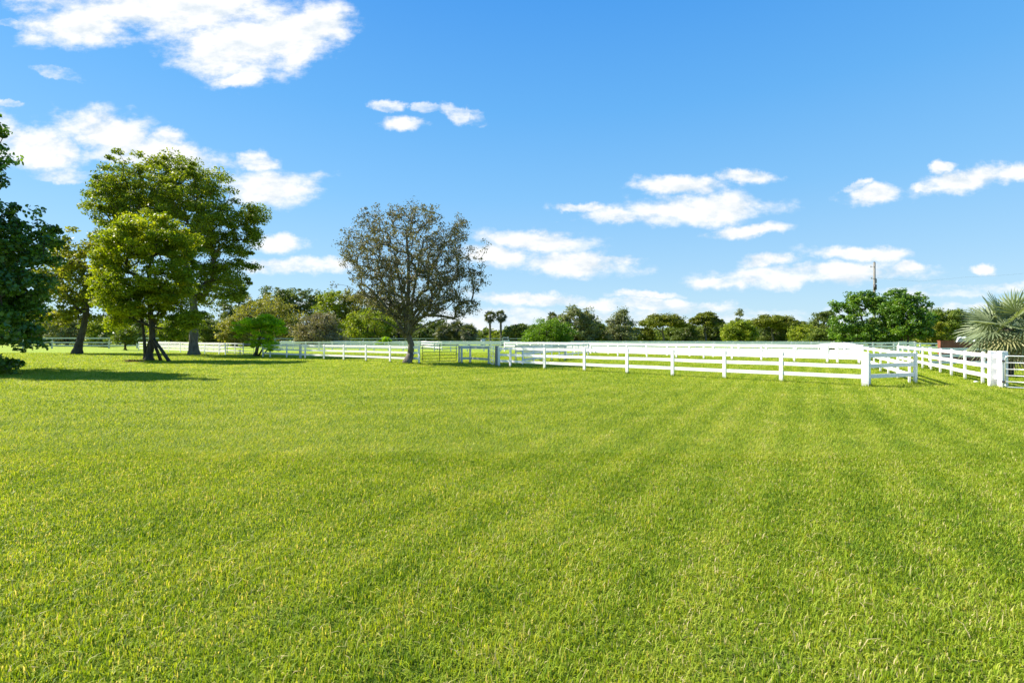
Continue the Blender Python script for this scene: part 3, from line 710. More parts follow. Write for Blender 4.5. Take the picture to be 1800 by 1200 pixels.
# --- bright feathery shrub tree
Y = 49.0; b = Vector((*G(449,626), 0))
tree('feathery_tree', 'low bright lime green tree with a flat spreading top in front of the fence', b,
     [b, PZ(451,617,Y), PZ(454,605,Y), PZ(458,590,Y), PZ(458,578,Y)], .18, .08,
     [E(455,566,38,8,Y), E(428,577,20,8,Y), E(485,575,20,9,Y), E(460,584,32,14,Y), E(457,600,27,12,Y), E(480,608,15,9,Y,-1), E(497,586,8,6,Y), E(470,560,20,6,Y), E(418,588,8,6,Y)],
     170, 70, .42, .10, L_brt2, B_grey, tip=.014, flat=.45, up=.9, shell=.45,
     extra_trunks=[([b+Vector((.3,0,0)), PZ(462,612,Y), PZ(473,595,Y)], .09,.05), ([b+Vector((.6,.1,0)), PZ(470,614,Y), PZ(486,605,Y)], .07,.04)])
Y = 75.0; b = Vector((*G(220,614.5), 0))
tree('young_tree', 'small young tree standing alone between the leaning tree and the propped tree', b,
     [b, PZ(220,608,Y), PZ(220,600,Y), PZ(220,592,Y)], .16, .09,
     [E(220,592,20,10,Y), E(208,598,15,6,Y), E(232,598,15,7,Y), E(220,582,15,8,Y)], 60, 36, .7, .2, L_bg3, B_dark, tip=.02)

# ------------------------------------------------------------ tree line beyond the paddocks
def bg(name, label, px, top, hw, Y, lmat, style='round', n=90, per=46, leaf=None, low=600, group='trees beyond the paddocks', cr=None):
    s_ = Y/F; b = Vector(((px-900)*s_, Y, 0)); hgt = (HOR-top)*s_ + H; W = hw*s_
    leaf = leaf or .0017*Y; rr = random.Random(int(px*7+top))
    ells = []
    if style == 'round':
        ells = [((b.x, Y, hgt*.55), (W*.8, W*.8, hgt*.43)), ((b.x-W*.5, Y, hgt*.42), (W*.5, W*.6, hgt*.34)), ((b.x+W*.5, Y, hgt*.45), (W*.5, W*.6, hgt*.36)), ((b.x+rr.uniform(-.3,.3)*W, Y-W*.4, hgt*.72), (W*.45, W*.45, hgt*.26)), ((b.x, Y, hgt*.25),(W*.8,W*.7,hgt*.22))]
        for q in range(5): ells.append(((b.x+rr.uniform(-.75,.75)*W, Y+rr.uniform(-.4,.2)*W, hgt*rr.uniform(.5,.9)), (W*.24, W*.24, hgt*.11)))
    elif style == 'umbrella':
        ells = [((b.x, Y, hgt*.86), (W*.72, W*.8, hgt*.13)), ((b.x-W*.5, Y, hgt*.72), (W*.5, W*.6, hgt*.11)), ((b.x+W*.5, Y-W*.1, hgt*.70), (W*.5, W*.6, hgt*.12)), ((b.x+W*.1, Y-W*.5, hgt*.66), (W*.5, W*.4, hgt*.10)), ((b.x-W*.2, Y-W*.3, hgt*.80), (W*.5, W*.5, hgt*.10))]
    elif style == 'cone':
        ells = [((b.x, Y, hgt*.30), (W, W, hgt*.26)), ((b.x, Y, hgt*.52), (W*.75, W*.75, hgt*.24)), ((b.x+W*.1, Y, hgt*.76), (W*.42, W*.42, hgt*.18)), ((b.x+W*.1, Y, hgt*.92), (W*.16, W*.16, hgt*.09)), ((b.x-W*.55, Y, hgt*.66), (W*.2, W*.2, hgt*.1)), ((b.x+W*.7, Y, hgt*.6), (W*.2, W*.2, hgt*.1))]
    elif style == 'dome':
        ells = [((b.x, Y, hgt*.42), (W, W*.9, hgt*.50)), ((b.x, Y, hgt*.3), (W*1.02, W*.9, hgt*.3)), ((b.x+W*.2, Y, hgt*.62), (W*.7, W*.7, hgt*.36))]
    elif style == 'tall':
        ells = [((b.x, Y, hgt*.75), (W*.75, W*.75, hgt*.22)), ((b.x-W*.45, Y, hgt*.6), (W*.5, W*.5, hgt*.2)), ((b.x+W*.5, Y, hgt*.62), (W*.5, W*.5, hgt*.22)), ((b.x, Y, hgt*.4), (W*.8, W*.8, hgt*.3))]
        for q in range(4): ells.append(((b.x+rr.uniform(-.8,.8)*W, Y, hgt*rr.uniform(.75,.95)), (W*.22, W*.22, hgt*.08)))
    tp = [b, b+Vector((W*.03,0,hgt*.2)), b+Vector((-W*.04,0,hgt*.4)), b+Vector((0,0,hgt*.65))]
    cr = cr or .15*W+.45; n = int(n*1.35); per = int(per*1.35)
    return tree(name, label, b, tp, .035*hgt+.05, .02*hgt, ells, n, per, cr, leaf, lmat, B_grey if style=='umbrella' else B_dark, group, flat=.45 if style=='umbrella' else .6,
         tip=.0005*Y, up=.9 if style=='umbrella' else .5, keep=.5, shell=.6, aspect=.55)
T = bg
T('olive_tree', 'golden olive domed tree just right of the big oak', 463, 519, 66, 120, L_gold, 'dome', 190, 50)
T('dark_pine', 'tall dark tree rising behind the golden dome, left one', 480, 500, 36, 175, L_bg1, 'tall', 110)
T('dark_pine', 'wide dark brownish tree behind the golden dome, right one', 528, 504, 48, 178, L_bg1, 'tall', 150)
T('dark_pine', 'dark tree peeking through under the oak crown', 420, 515, 40, 178, L_bg1, 'tall', 110)
T('grey_round_tree', 'round greyish brown tree behind the fence between the lime tree and the spreading tree', 558, 547, 42, 100, L_brn, 'dome', 170, 56, .15)
T('green_tree', 'upright yellow green tree behind the grey round tree', 590, 504, 38, 150, L_bg2, 'tall', 120)
T('green_tree', 'olive green tree seen through the left side of the spreading tree', 640, 512, 45, 150, L_gold, 'tall', 140)
T('green_tree', 'broad yellow green tree low behind the left side of the spreading tree', 648, 545, 48, 125, L_bg2, 'round', 150)
T('green_tree', 'dark tree hidden behind the spreading tree trunk', 700, 540, 48, 150, L_bg1, 'round', 120)
T('green_tree', 'small dark green tree right of the spreading tree trunk', 745, 572, 26, 130, L_bg1, 'round', 70)
T('shrub', 'small lime shrub just over the fence left of the spreading tree', 674, 590, 13, 92, L_brt, 'dome', 24, 40)
T('shrub', 'low yellowish shrub row under the twin palms', 882, 580, 26, 140, L_bg2, 'dome', 60)
T('shrub', 'low green shrub left of the twin palms', 852, 579, 22, 145, L_bg3, 'dome', 50)
T('dark_bush', 'dark round bush between the twin palms and the bright round bush', 908, 567, 24, 130, L_bg1, 'round', 80)
T('weeping_bush', 'bright green round bush with drooping twigs, right of the twin palms', 962, 560, 42, 88, L_weep, 'dome', 200, 60, .13)
T('broad_tree', 'broad pale green tree with lumpy clusters behind the bright round bush', 1012, 535, 40, 105, L_bg4, 'round', 130, 60, .2)
T('green_tree', 'pale green lower tree between the lumpy tree and the spiky grey tree', 1040, 562, 30, 110, L_bg3, 'round', 80)
T('spiky_tree', 'spiky grey green tree with a pointed top left of the umbrella trees', 1090, 543, 30, 108, L_bg4, 'cone', 130, 50, .17)
T('umbrella_tree', 'largest umbrella shaped tree with visible trunk, leftmost of three', 1166, 552, 42, 135, L_umb, 'umbrella', 130)
T('umbrella_tree', 'small umbrella shaped tree, middle of three', 1240, 548, 27, 140, L_umb, 'umbrella', 90)
T('umbrella_tree', 'wide flat dark umbrella tree right of the yellow bush, rightmost of three', 1358, 554, 40, 138, L_umb, 'umbrella', 140)
T('green_tree', 'olive green tree filling under the leftmost umbrella tree', 1128, 572, 24, 140, L_umb, 'round', 70)
T('green_tree', 'dark tree low between the left and middle umbrella trees', 1205, 568, 26, 142, L_bg1, 'round', 70)
T('green_tree', 'dark low tree under the middle umbrella tree', 1250, 566, 30, 146, L_bg1, 'round', 80)
T('pale_conifer', 'small pale pointed tree rising above the yellow bush', 1297, 543, 17, 120, L_bg4, 'cone', 60, 40, .18)
T('yellow_bush', 'yellow green leafy bush left of the flat dark umbrella tree', 1300, 562, 32, 112, L_bg2, 'round', 110, 60, .18)
T('green_tree', 'dark low tree under the flat umbrella tree', 1365, 570, 38, 142, L_bg1, 'round', 90)
T('green_bush', 'light green bush left of the dark tree near the round green tree', 1412, 568, 26, 105, L_bg2, 'round', 80, 50, .16)
T('dark_round_tree', 'dark round tree touching the left side of the big round green tree', 1449, 545, 30, 105, L_bg1, 'round', 110, 56, .17)
T('green_tree', 'low light green tree in front of the dark round tree', 1445, 575, 26, 92, L_bg3, 'round', 80, 56, .14)
# two big round green trees by the lane
Y = 78.0; b = Vector((*G(1530,614.8), 0))
tree('round_green_tree', 'big rounded bright green tree under the utility pole', b, [b, PZ(1530,600,Y), PZ(1531,585,Y), PZ(1530,560,Y)], .3, .15,
     [E(1525,555,48,38,Y), E(1490,560,30,34,Y), E(1560,560,28,40,Y,2), E(1478,530,14,14,Y), E(1520,525,28,13,Y), E(1545,585,40,20,Y), E(1500,588,38,18,Y,-1), E(1552,530,18,16,Y)],
     300, 70, .8, .19, L_rnd, B_dark, shell=.6, group='round green trees by the lane')
Y = 74.0; b = Vector((*G(1595.6,616), 0))
tree('round_green_tree', 'rounded bright green tree on a thin trunk, right of the utility pole', b, [b, PZ(1595.6,604,Y), PZ(1597,590,Y), PZ(1598,560,Y)], .14, .09,
     [E(1595,555,34,36,Y), E(1618,535,13,20,Y), E(1575,545,20,22,Y), E(1630,562,14,14,Y), E(1600,584,32,12,Y), E(1590,520,12,12,Y), E(1572,515,8,8,Y)],
     220, 70, .75, .18, L_rnd, B_dark, shell=.6, group='round green trees by the lane')
T('green_tree', 'dark leafy tree with an uneven top between the round green trees and the fan palm', 1672, 541, 36, 110, L_bg3, 'tall', 130, 56, .18)
T('green_tree', 'yellowish dark tree behind the brick wall, left part', 1640, 560, 24, 100, L_lean, 'round', 70, 50, .17)
T('green_tree', 'dark tree half hidden behind the left fronds of the fan palm', 1718, 540, 34, 112, L_bg1, 'tall', 120, 56, .18)
T('green_tree', 'dark tree behind the fan palm at the right edge', 1790, 545, 45, 115, L_bg1, 'round', 110)
# left side behind the big trees
T('green_tree', 'grey green tree seen beyond the dark tree at left', 70, 530, 50, 118, L_bg3, 'round', 120)
T('green_tree', 'dull green tree seen between dark tree and leaning trunk', 118, 555, 36, 112, L_bg4, 'round', 90)
T('green_tree', 'sunlit yellow tree seen right of the leaning trunk', 178, 560, 32, 108, L_bg2, 'round', 90)
T('green_tree', 'dark green tree seen behind the young tree', 225, 548, 40, 125, L_bg1, 'round', 100)
T('green_tree', 'yellow green tree seen between the propped tree and the oak trunk', 300, 565, 34, 110, L_bg2, 'round', 90)
T('green_tree', 'dark green tree seen right of the oak trunk', 385, 560, 40, 128, L_bg1, 'round', 100)
T('green_tree', 'warm olive tree low behind the lime tree', 415, 556, 34, 112, L_gold, 'round', 90)
T('dark_bush', 'small dark bush behind the tall weathered fence', 183, 583, 9, 100, L_bg1, 'dome', 20)

for (px_, top_, hw_, m_, lb_) in ((935, 572, 26, L_bg3, 'green tree filling in left of the drooping green bush, far back'), (1066, 570, 26, L_bg3, 'green tree far back between the lumpy and the spiky grey trees'),
        (1195, 572, 24, L_bg3, 'mid green tree far back right of the largest umbrella tree'), (1272, 566, 24, L_bg3, 'mid green tree far back between middle umbrella tree and yellow bush'),
        (1328, 566, 22, L_umb, 'olive tree far back right of the yellow bush'), (1398, 562, 24, L_bg1, 'dark tree far back right of the flat dark umbrella tree'),
        (1425, 563, 20, L_bg3, 'small mid green tree far back behind the light green bush'), (1640, 552, 30, L_bg1, 'dark tree far back between the round green trees and the brick wall'),
        (780, 560, 34, L_bg1, 'dark tree far back seen under the right side of the spreading tree'), (610, 540, 34, L_bg3, 'mid green tree far back left of the spreading tree'),
        (340, 545, 34, L_bg3, 'mid green tree far back seen behind the oak trunk'), (30, 560, 40, L_bg3, 'mid green tree far back behind the dark leaved tree')):
    T('green_tree', lb_, px_, top_, hw_, 158, m_, 'round', 80)
def undergrowth():
    n = 130000
    X = RNG.uniform(-215, 215, n); Yb = 165 + RNG.uniform(-9, 9, n) + .02*X
    top = 4.7 + 1.3*np.sin(X*.11+1)+.9*np.sin(X*.31)+.6*np.sin(X*.83+2) + .5*np.sin(X*2.1)
    top = np.clip(top, 2.2, 6)
    top = np.where(X < -30, top + 2.2, top)
    Z = top*np.sqrt(np.clip(1-((Yb-165-.02*X)/9.2)**2, .02, 1))*RNG.random(n)**.55
    P = np.stack([X, Yb, Z], 1); N = unit(n) + np.array([0,-.2,.5]); N /= np.linalg.norm(N, axis=1)[:,None]
    Tt = np.cross(N, unit(n)); Tt /= np.linalg.norm(Tt, axis=1)[:,None]; Bt = np.cross(N, Tt)
    s_ = .34*(.6+.8*RNG.random(n)); L_ = Tt*s_[:,None]; W_ = Bt*(s_*.6)[:,None]
    V = np.stack([P-L_, P+W_, P+L_, P-W_], 1).reshape(-1,3)
    o = npmesh('undergrowth', V, 4, np.arange(n*4), L_bg3, tint=np.repeat(RNG.random(n), 4))
    tag(o, 'continuous low scrub along the foot of the far tree line', 'undergrowth', kind='stuff')
undergrowth()

# ------------------------------------------------------------ palms
def fan_leaf(root_pt, direction, petiole, radius, nseg, spread, droop, seg_w):
    """returns verts/quads of a costapalmate fan"""
    vs, fs = [], []
    d = Vector(direction).normalized()
    up = Vector((0,0,1)); side = d.cross(up)
    if side.length < .05: side = Vector((1,0,0))
    side.normalize(); nrm = side.cross(d).normalized()
    hub = root_pt + d*petiole + Vector((0,0,-droop*petiole*.25))
    d2 = (d + Vector((0,0,-droop*.5))).normalized()
    side = (Matrix.Rotation(random.uniform(-.8,.8), 3, d2) @ d2.cross(nrm)).normalized(); nrm = d2.cross(side).normalized()
    for i in range(nseg):
        a = -spread/2 + spread*i/(nseg-1)
        v = (d2*math.cos(a) + side*math.sin(a)).normalized()
        fold = nrm*(.08 if i % 2 else -.02)
        L = radius*(1 - .18*abs(a/(spread/2))**2)*random.uniform(.88,1.06)
        w = side*math.cos(a) - d2*math.sin(a); w.normalize()
        hw = seg_w
        b = len(vs)
        p0 = hub + v*radius*.04
        p1 = hub + v*L*.45 + fold*radius*.35 - Vector((0,0,1))*droop*L*.06
        p2 = hub + v*L*.8 + fold*radius*.2 - Vector((0,0,1))*droop*L*.24
        p3 = hub + v*L - Vector((0,0,1))*droop*L*.50 + w*random.uniform(-.04,.04)*L
        wn = w + nrm*.45*(1 if i % 2 else -1)
        vs += [p0 - wn*hw*.2, p0 + wn*hw*.2, p1 - wn*hw, p1 + wn*hw, p2 - wn*hw*.6, p2 + wn*hw*.6, p3 - wn*hw*.05, p3 + wn*hw*.05]
        fs += [(b,b+1,b+3,b+2), (b+2,b+3,b+5,b+4), (b+4,b+5,b+7,b+6)]
    return vs, fs, hub
M_palm = mat_leaf('silver_palm_leaf', (.10,.14,.07), (.22,.265,.14), (.43,.46,.28), .22, .5, .4)
M_palmy = mat_leaf('yellow_palm_leaf', (.20,.21,.08), (.34,.32,.15), (.46,.40,.24), .25, .5, .4)
M_dead = mat_leaf('dead_palm_leaf', (.22,.17,.11), (.36,.29,.20), (.48,.40,.30), .15, .8, .2)
M_sabal = mat_leaf('cabbage_palm_leaf', (.04,.055,.025), (.09,.105,.045), (.16,.16,.08), .2, .5, .4)
def palm(name, label, base, height, r, n, petiole, radius, nseg, seg_w, mats, group=None, spread=R(230), dead=0, elev=(-35, 85), tr=.22, bm=None, skip=None, seed=3):
    random.seed(seed)
    root = empty(name, (base[0], base[1], 0), label, 'palm tree', group)
    m = MB(); pts = [Vector((base[0], base[1], -.1)) + Vector((.04*math.sin(i*.8)*r, 0, (height+.1)*i/8)) for i in range(9)]
    m.tube(pts, [tr*1.25]+[tr]*7+[tr*1.1], 14)
    # old leaf boots under the crown
    for i in range(26):
        a = i*2.4; z = height*(.55 + .42*i/26); q = Vector((math.cos(a), math.sin(a), 0))
        P = Vector((base[0], base[1], z))
        m.beam(P + q*tr*.8, P + q*(tr*1.25+.05*radius) + Vector((0,0,.16*radius)), .05*radius+.03, .03)
    m.build('trunk', bm or B_dark, root, True)
    top = Vector((base[0], base[1], height))
    for i in range(n + dead):
        t = (i+.5)/n; isd = i >= n
        az = i*2.39996 + random.uniform(-.2,.2)
        el = R(elev[1] + (elev[0]-elev[1])*min(1, t**.8)) if not isd else R(random.uniform(-75,-50))
        d = Vector((math.cos(az)*math.cos(el), math.sin(az)*math.cos(el), math.sin(el)))
        dr = .05 + .42*min(1.2, t) + (.3 if isd else 0)
        vs, fs, hub = fan_leaf(top + d*.15, d, petiole*random.uniform(.85,1.1), radius*random.uniform(.85,1.05)*(.8 if isd else 1), nseg, spread, dr, seg_w)
        mt = MB(); mt.add(vs, fs); 
        st = top + d*.05
        mt.tube([st, st.lerp(hub,.5)+Vector((0,0,.03*petiole)), hub + (hub-st)*.12], [.035*radius,.022*radius,.008*radius], 5, cap=False)
        mm = mats[2] if isd else (mats[1] if t > .68 and i % 3 != 1 else mats[0])
        o = mt.build('dead_frond' if isd else 'frond', mm, root)
        at_ = o.data.attributes.new('tint','FLOAT','POINT'); base_t = random.random()
        at_.data.foreach_set('value', np.clip(base_t*.5 + .5*np.repeat(np.random.default_rng(i).random(len(o.data.vertices)//2+1),2)[:len(o.data.vertices)],0,1).astype(np.float32))
    random.seed(7+seed)
    return root
palm('fan_palm', 'large silvery fan palm at the right edge behind the lane fence', (G(1770,662)[0], 23.8), 2.25, 1, 26, .66, 1.30, 30, .034, (M_palm, M_palmy, M_dead), dead=4, elev=(-42,84), tr=.2, seed=8)
palm('fan_palm', 'second fan palm mostly cut off by the right edge, farther back', (30.6, 30.4), 1.9, 1, 16, .5, 1.15, 30, .035, (M_palm, M_dead, M_dead), dead=5, elev=(-60,70), tr=.18, seed=5)
for i, (px, top, lb) in enumerate(((861.5, 547, 'left one of the twin slim cabbage palms against the sky'), (880.5, 546, 'right one of the twin slim cabbage palms against the sky'))):
    Yp = 130; hgt = H + (HOR-(top+9))/F*Yp
    palm('cabbage_palm', lb, ((px-900)/F*Yp, Yp), hgt, 1, 26, .7, 1.05, 13, .10, (M_sabal, M_sabal, M_dead), group='twin cabbage palms', elev=(-70,80), tr=.27, bm=B_grey, seed=11+i, spread=R(200))
Yp = 118
palm('cabbage_palm', 'small cabbage palm just left of the lumpy pale green tree', ((971-900)/F*Yp, Yp), H+(HOR-557)/F*Yp, 1, 22, .6, .9, 12, .10, (M_sabal, M_sabal, M_dead), elev=(-60,80), tr=.22, bm=B_grey, seed=21)
for i, (px, top, Yp, lb) in enumerate(((780, 572, 118, 'low bushy cabbage palm, left of three right of the spreading tree'), (804, 566, 120, 'low bushy cabbage palm, middle of three right of the spreading tree'), (824, 572, 117, 'low bushy cabbage palm, right of three right of the spreading tree'))):
    palm('bushy_palm', lb, ((px-900)/F*Yp, Yp), max(1.0, H+(HOR-top)/F*Yp - 1.6), 1, 40, 1.1, 1.35, 13, .11, (M_sabal, M_sabal, M_dead), group='low bushy palms', elev=(-75,75), tr=.3, bm=B_grey, seed=31+i, spread=R(200))

# ------------------------------------------------------------ utility pole
Yp = 96.0; pb = Vector(((1537-900)/F*Yp, Yp, 0)); up_ = empty('utility_pole', tuple(pb), 'tall grey utility pole with equipment rising above the round green tree', 'utility pole')
M_conc = mat_paint('concrete_pole', (.20,.19,.175), (.10,.10,.09), .6, .85)
topz = H + (HOR-461.5)/F*Yp
m = MB(); m.tube([pb-Vector((0,0,.2)), pb+Vector((0,0,topz))], [.24,.19], 10); m.build('pole', M_conc, up_, True)
m = MB(); m.tube([pb+Vector((0,0,topz)), pb+Vector((0,0,topz+.12))], [.2,.12], 10); m.build('cap', M_black, up_, True)
zb = H + (HOR-505)/F*Yp
m = MB(); m.tube([pb+Vector((-.1,-.34,zb-.5)), pb+Vector((-.1,-.34,zb+.5))], .26, 12); m.build('transformer', M_black, up_, True)
z2 = H + (HOR-494)/F*Yp
m = MB(); m.tube([pb+Vector((.28,-.1,z2-.4)), pb+Vector((.28,-.1,z2+.4))], .09, 8); m.build('cable_riser', M_dpost, up_, True)
m = MB(); m.beam(pb+Vector((-.75,-.1,z2+.45)), pb+Vector((.3,-.1,z2+.45)), .07, .07); m.build('bracket', M_conc, up_)
for zz_ in (z2+.5,):
    m = MB(); m.tube([pb+Vector((-.62,-.1,zz_-.01)), pb+Vector((-.62,-.1,zz_+.22))], [.08,.05], 8); m.build('insulator', M_conc, up_, True)
z3 = H + (HOR-468)/F*Yp
m = MB(); m.beam(pb+Vector((-.75,-.1,z3-.25)), pb+Vector((-.05,-.1,z3)), .05, .05); m.build('bracket', M_conc, up_)
m = MB(); m.tube([pb+Vector((-.72,-.1,z3-.22)), pb+Vector((-.72,-.1,z3+.12))], [.08,.05], 8); m.build('insulator', M_conc, up_, True)
# power line leaving for the right, seen at the right edge of the sky
a = PZ(1700, 487, 96); b = PZ(2100, 415, 60)
m = MB(); pts = [a.lerp(b, i/24) - Vector((0,0,1.2*math.sin(math.pi*i/24))) for i in range(25)]
a0 = pb + Vector((-.62,-.1,z2+.7))
m.tube([a0, a0.lerp(a,.5)-Vector((0,0,.8)), a] + pts[1:], .007, 4)
o = m.build('power_line', M_black, smooth=True); tag(o, 'thin dark power line climbing out of the picture at the right', 'power line')

# ------------------------------------------------------------ brick wall
k = MT('red_brick'); tcn = k.n('ShaderNodeTexCoord')
geo = k.n('ShaderNodeNewGeometry')
sx = k.n('ShaderNodeSeparateXYZ'); k.l(geo.outputs['Position'], sx.inputs[0])
cb = k.n('ShaderNodeCombineXYZ'); k.l(k.math('ADD', sx.outputs[0], sx.outputs[1]), cb.inputs[0]); k.l(sx.outputs[2], cb.inputs[1])
br = k.n('ShaderNodeTexBrick'); k.l(cb.outputs[0], br.inputs['Vector'])
br.inputs['Scale'].default_value = 1.0; br.inputs['Brick Width'].default_value = .22; br.inputs['Row Height'].default_value = .075; br.inputs['Mortar Size'].default_value = .009
br.inputs['Color1'].default_value = (.27,.085,.05,1); br.inputs['Color2'].default_value = (.20,.06,.04,1); br.inputs['Mortar'].default_value = (.30,.16,.12,1)
nz = k.noise(geo.outputs['Position'], 3, 5)
c = k.mix(k.rng(nz,.4,.75,0,.5), br.outputs['Color'], (.14,.05,.03))
M_brick = k.end(k.principled(c, .85, .2, bump=br.outputs['Fac'], bstr=-.4, bdist=.01))
bw = empty('brick_wall', (30.8,37,0), 'low red brick wall with a stepped face behind the lane fence at right', 'wall')
m = MB(); m.box((31.48,37.12,.79),(1.05,.25,1.58)); m.build('pier', M_brick, bw)
m = MB(); m.box((39.1,37.4,.76),(14,.22,1.52)); m.build('wall_panel', M_brick, bw)
m = MB(); m.box((31.48,37.12,1.603),(1.11,.31,.045)); m.build('coping', M_brick, bw)

# ------------------------------------------------------------ vehicles and small far things
k = MT('white_car_paint'); M_car = k.end(k.principled((.72,.75,.80), .25, .5))
k = MT('dark_glass'); M_glass = k.end(k.principled((.03,.045,.06), .05, .7))
k = MT('rubber'); M_rub = k.end(k.principled((.02,.02,.02), .8))
def vehicle(name, label, cx, cy, rz, L, W, Hh, mat, cat):
    root = empty(name, (cx, cy, 0), label, cat); M = Matrix.Translation((cx,cy,0)) @ Matrix.Rotation(rz,4,'Z')
    # side profile extruded, narrowed towards the roof
    prof = [(-L/2,.35),(-L/2,.95),(-L/2+.12,1.05),(-L*.40,Hh*.62),(-L*.34,Hh-.06),(-L*.28,Hh),(L*.12,Hh),(L*.18,Hh-.05),(L*.28,Hh*.60),(L/2-.15,Hh*.53),(L/2,Hh*.42),(L/2,.35)]
    bm_ = MB(); n = len(prof); vs = []
    for s in (-1,1):
        for (x,z) in prof:
            w = W/2*(1 if z < Hh*.6 else .84); vs.append(M @ Vector((x, s*w, z)))
    fs = [tuple(range(n)), tuple(range(2*n-1, n-1, -1))] + [(i, n+i, n+(i+1)%n, (i+1)%n) for i in range(n)]
    bm_.add(vs, fs); bm_.build('body', mat, root)
    for s in (-1,1):
        g = MB(); q = [(-L*.36,Hh*.64),(-L*.31,Hh-.12),(L*.13,Hh-.12),(L*.24,Hh*.64)]
        g.add([M @ Vector((x, s*(W/2*.84+.012), z)) for x,z in q], [(0,1,2,3)] if s > 0 else [(3,2,1,0)]); g.build('side_window', M_glass, root)
        for x in (-L*.30, L*.31):
            w_ = MB(); w_.tube([M @ Vector((x, s*(W/2-.18), .36)), M @ Vector((x, s*(W/2+.02), .36))], .36, 16); w_.build('wheel', M_rub, root)
    g = MB(); g.add([M @ Vector(p) for p in ((-L*.395-.015,-W*.36,Hh*.66),(-L*.395-.015,W*.36,Hh*.66),(-L*.345-.015,W*.34,Hh-.12),(-L*.345-.015,-W*.34,Hh-.12))], [(0,1,2,3)]); g.build('rear_window', M_glass, root)
    g = MB(); g.add([M @ Vector(p) for p in ((L*.272+.012,-W*.36,Hh*.64),(L*.272+.012,W*.36,Hh*.64),(L*.19+.012,W*.34,Hh-.1),(L*.19+.012,-W*.34,Hh-.1))], [(3,2,1,0)]); g.build('windscreen', M_glass, root)
    return root
vehicle('parked_car', 'pale parked car with its roof showing above the brick wall', 41.9, 45.6, R(8), 4.8, 1.9, 1.92, M_car, 'car')
vehicle('utility_cart', 'small white cart parked far off below the twin palms', -1.6, 118, R(170), 2.3, 1.3, 2.0, M_white2, 'cart')
Yp = 116; m = MB(); c0 = Vector(((849-900)/F*Yp, Yp, 0))
bm_ = bmesh.new(); bmesh.ops.create_icosphere(bm_, subdivisions=3, radius=.55, matrix=Matrix.Diagonal((1.2,1,.9,1)))
me = bpy.data.meshes.new('round_bale'); 
for v in bm_.verts: v.co.z = max(v.co.z, -.42) + .42; v.co += v.normal*.02*math.sin(v.co.x*20)
bm_.to_mesh(me); bm_.free(); me.materials.append(M_gpost); o = bpy.data.objects.new('covered_bale', me); o.location = c0 + Vector((0,0,.6)); col.objects.link(o)
o.scale = (1,1,1); o.location.z = 0; me.transform(Matrix.Diagonal((1,1,1.75,1)))
tag(o, 'small pale covered bale far off left of the white cart', 'bale')
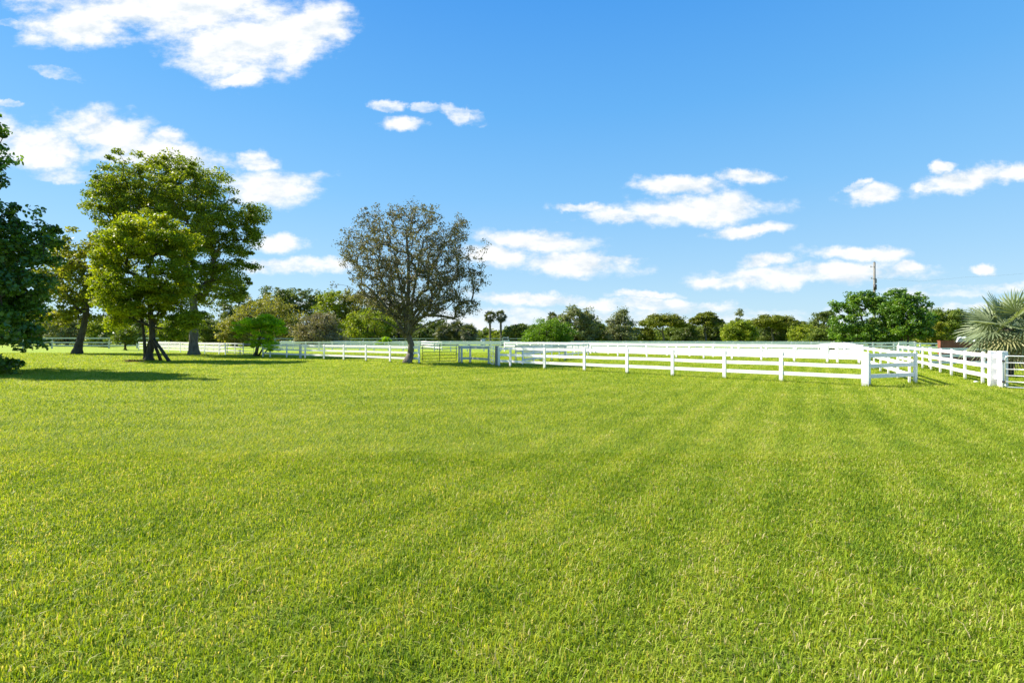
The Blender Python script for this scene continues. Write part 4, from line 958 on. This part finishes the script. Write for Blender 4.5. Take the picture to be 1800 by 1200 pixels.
# little shelter and shed
k = MT('corrugated_roof'); tcn = k.n('ShaderNodeTexCoord'); wv = k.n('ShaderNodeTexWave'); wv.inputs['Scale'].default_value = 6; k.l(tcn.outputs['Object'], wv.inputs[0])
M_roof = k.end(k.principled((.55,.60,.66), .4, .5, .3, bump=wv.outputs['Fac'], bstr=.4, bdist=.02))
def shelter(name, label, cx, cy, w, d, eave, ridge, rmat, wmat, walls, cat):
    root = empty(name, (cx, cy, 0), label, cat)
    m = MB(); o_ = .25; t = .06
    for s in (0, t):
        pass
    v = [(cx-w/2-o_,cy-d/2-o_,eave),(cx+w/2+o_,cy-d/2-o_,eave),(cx+w/2+o_,cy+d/2+o_,eave),(cx-w/2-o_,cy+d/2+o_,eave),(cx-w/4,cy,ridge),(cx+w/4,cy,ridge)]
    v2 = [(x,y,z-t) for x,y,z in v]
    m.add(v+v2, [(0,1,5,4),(1,2,5),(2,3,4,5),(3,0,4),(7,6,10,11),(8,7,11),(9,8,11,10),(6,9,10),(1,0,6,7),(2,1,7,8),(3,2,8,9),(0,3,9,6)])
    m.build('roof', rmat, root)
    for sx_ in (-1,1):
        for sy_ in (-1,1):
            q = MB(); q.box((cx+sx_*w/2,cy+sy_*d/2,(eave-.01)/2),(.12,.12,eave-.01)); q.build('corner_post', wmat, root)
    if walls:
        q = MB(); q.box((cx,cy+d/2-.1,eave*.48),(w-.3,.06,eave*.92)); q.build('back_wall', wmat, root)
        q = MB(); q.box((cx-w/2+.1,cy,eave*.48),(.06,d-.4,eave*.92)); q.build('side_wall', wmat, root)
        q = MB(); q.box((cx+w/2-.1,cy,eave*.48),(.06,d-.4,eave*.92)); q.build('side_wall', wmat, root)
    return root
shelter('horse_shelter', 'little shed with a pale metal roof between the two round green trees', (1563-900)/F*92, 92, 3.2, 3, 2.35, 2.85, M_roof, B_dark, True, 'shed')
shelter('shade_tent', 'small white peaked shade roof low in front of the round green tree', (1471-900)/F*62, 62, 1.5, 2.0, .95, 1.22, M_white2, M_white2, False, 'shade roof')
shelter('feed_shelter', 'low grey green feed shelter beside the white peaked shade roof', (1455-900)/F*64, 64, 1.3, 1.5, .95, 1.15, M_weath, M_weath, True, 'shelter')
# small things in the grass
random.seed(3)
def rock(label, p, s, mat, name='stone'):
    bm_ = bmesh.new(); bmesh.ops.create_icosphere(bm_, subdivisions=2, radius=s)
    for v in bm_.verts: v.co *= random.uniform(.8,1.15); v.co.z *= .5
    me = bpy.data.meshes.new(name); bm_.to_mesh(me); bm_.free(); me.materials.append(mat)
    o = bpy.data.objects.new(name, me); col.objects.link(o); o.location = (p[0],p[1],s*.25); tag(o, label, 'stone')
rock('small pale stone in the grass under the lane fence', G(1716,672), .09, M_white2)
M_litter = mat_leaf('dead_leaf', (.07,.045,.02), (.16,.10,.05), (.30,.22,.11), .1, .8)
n = 500; cc = np.array([[*G(234+random.gauss(0,8), 635.3+random.gauss(0,.7)), .05] for _ in range(60)])
V, k_, idx, tint = leaves(cc, 9, .28, .07, .2, .6)
V[:,2] = np.maximum(V[:,2], .01)
o = npmesh('leaf_litter', V, k_, idx, M_litter, tint=tint); tag(o, 'patch of brown fallen leaves on the grass left of the propped tree', 'leaf litter', kind='stuff')

make_grass()
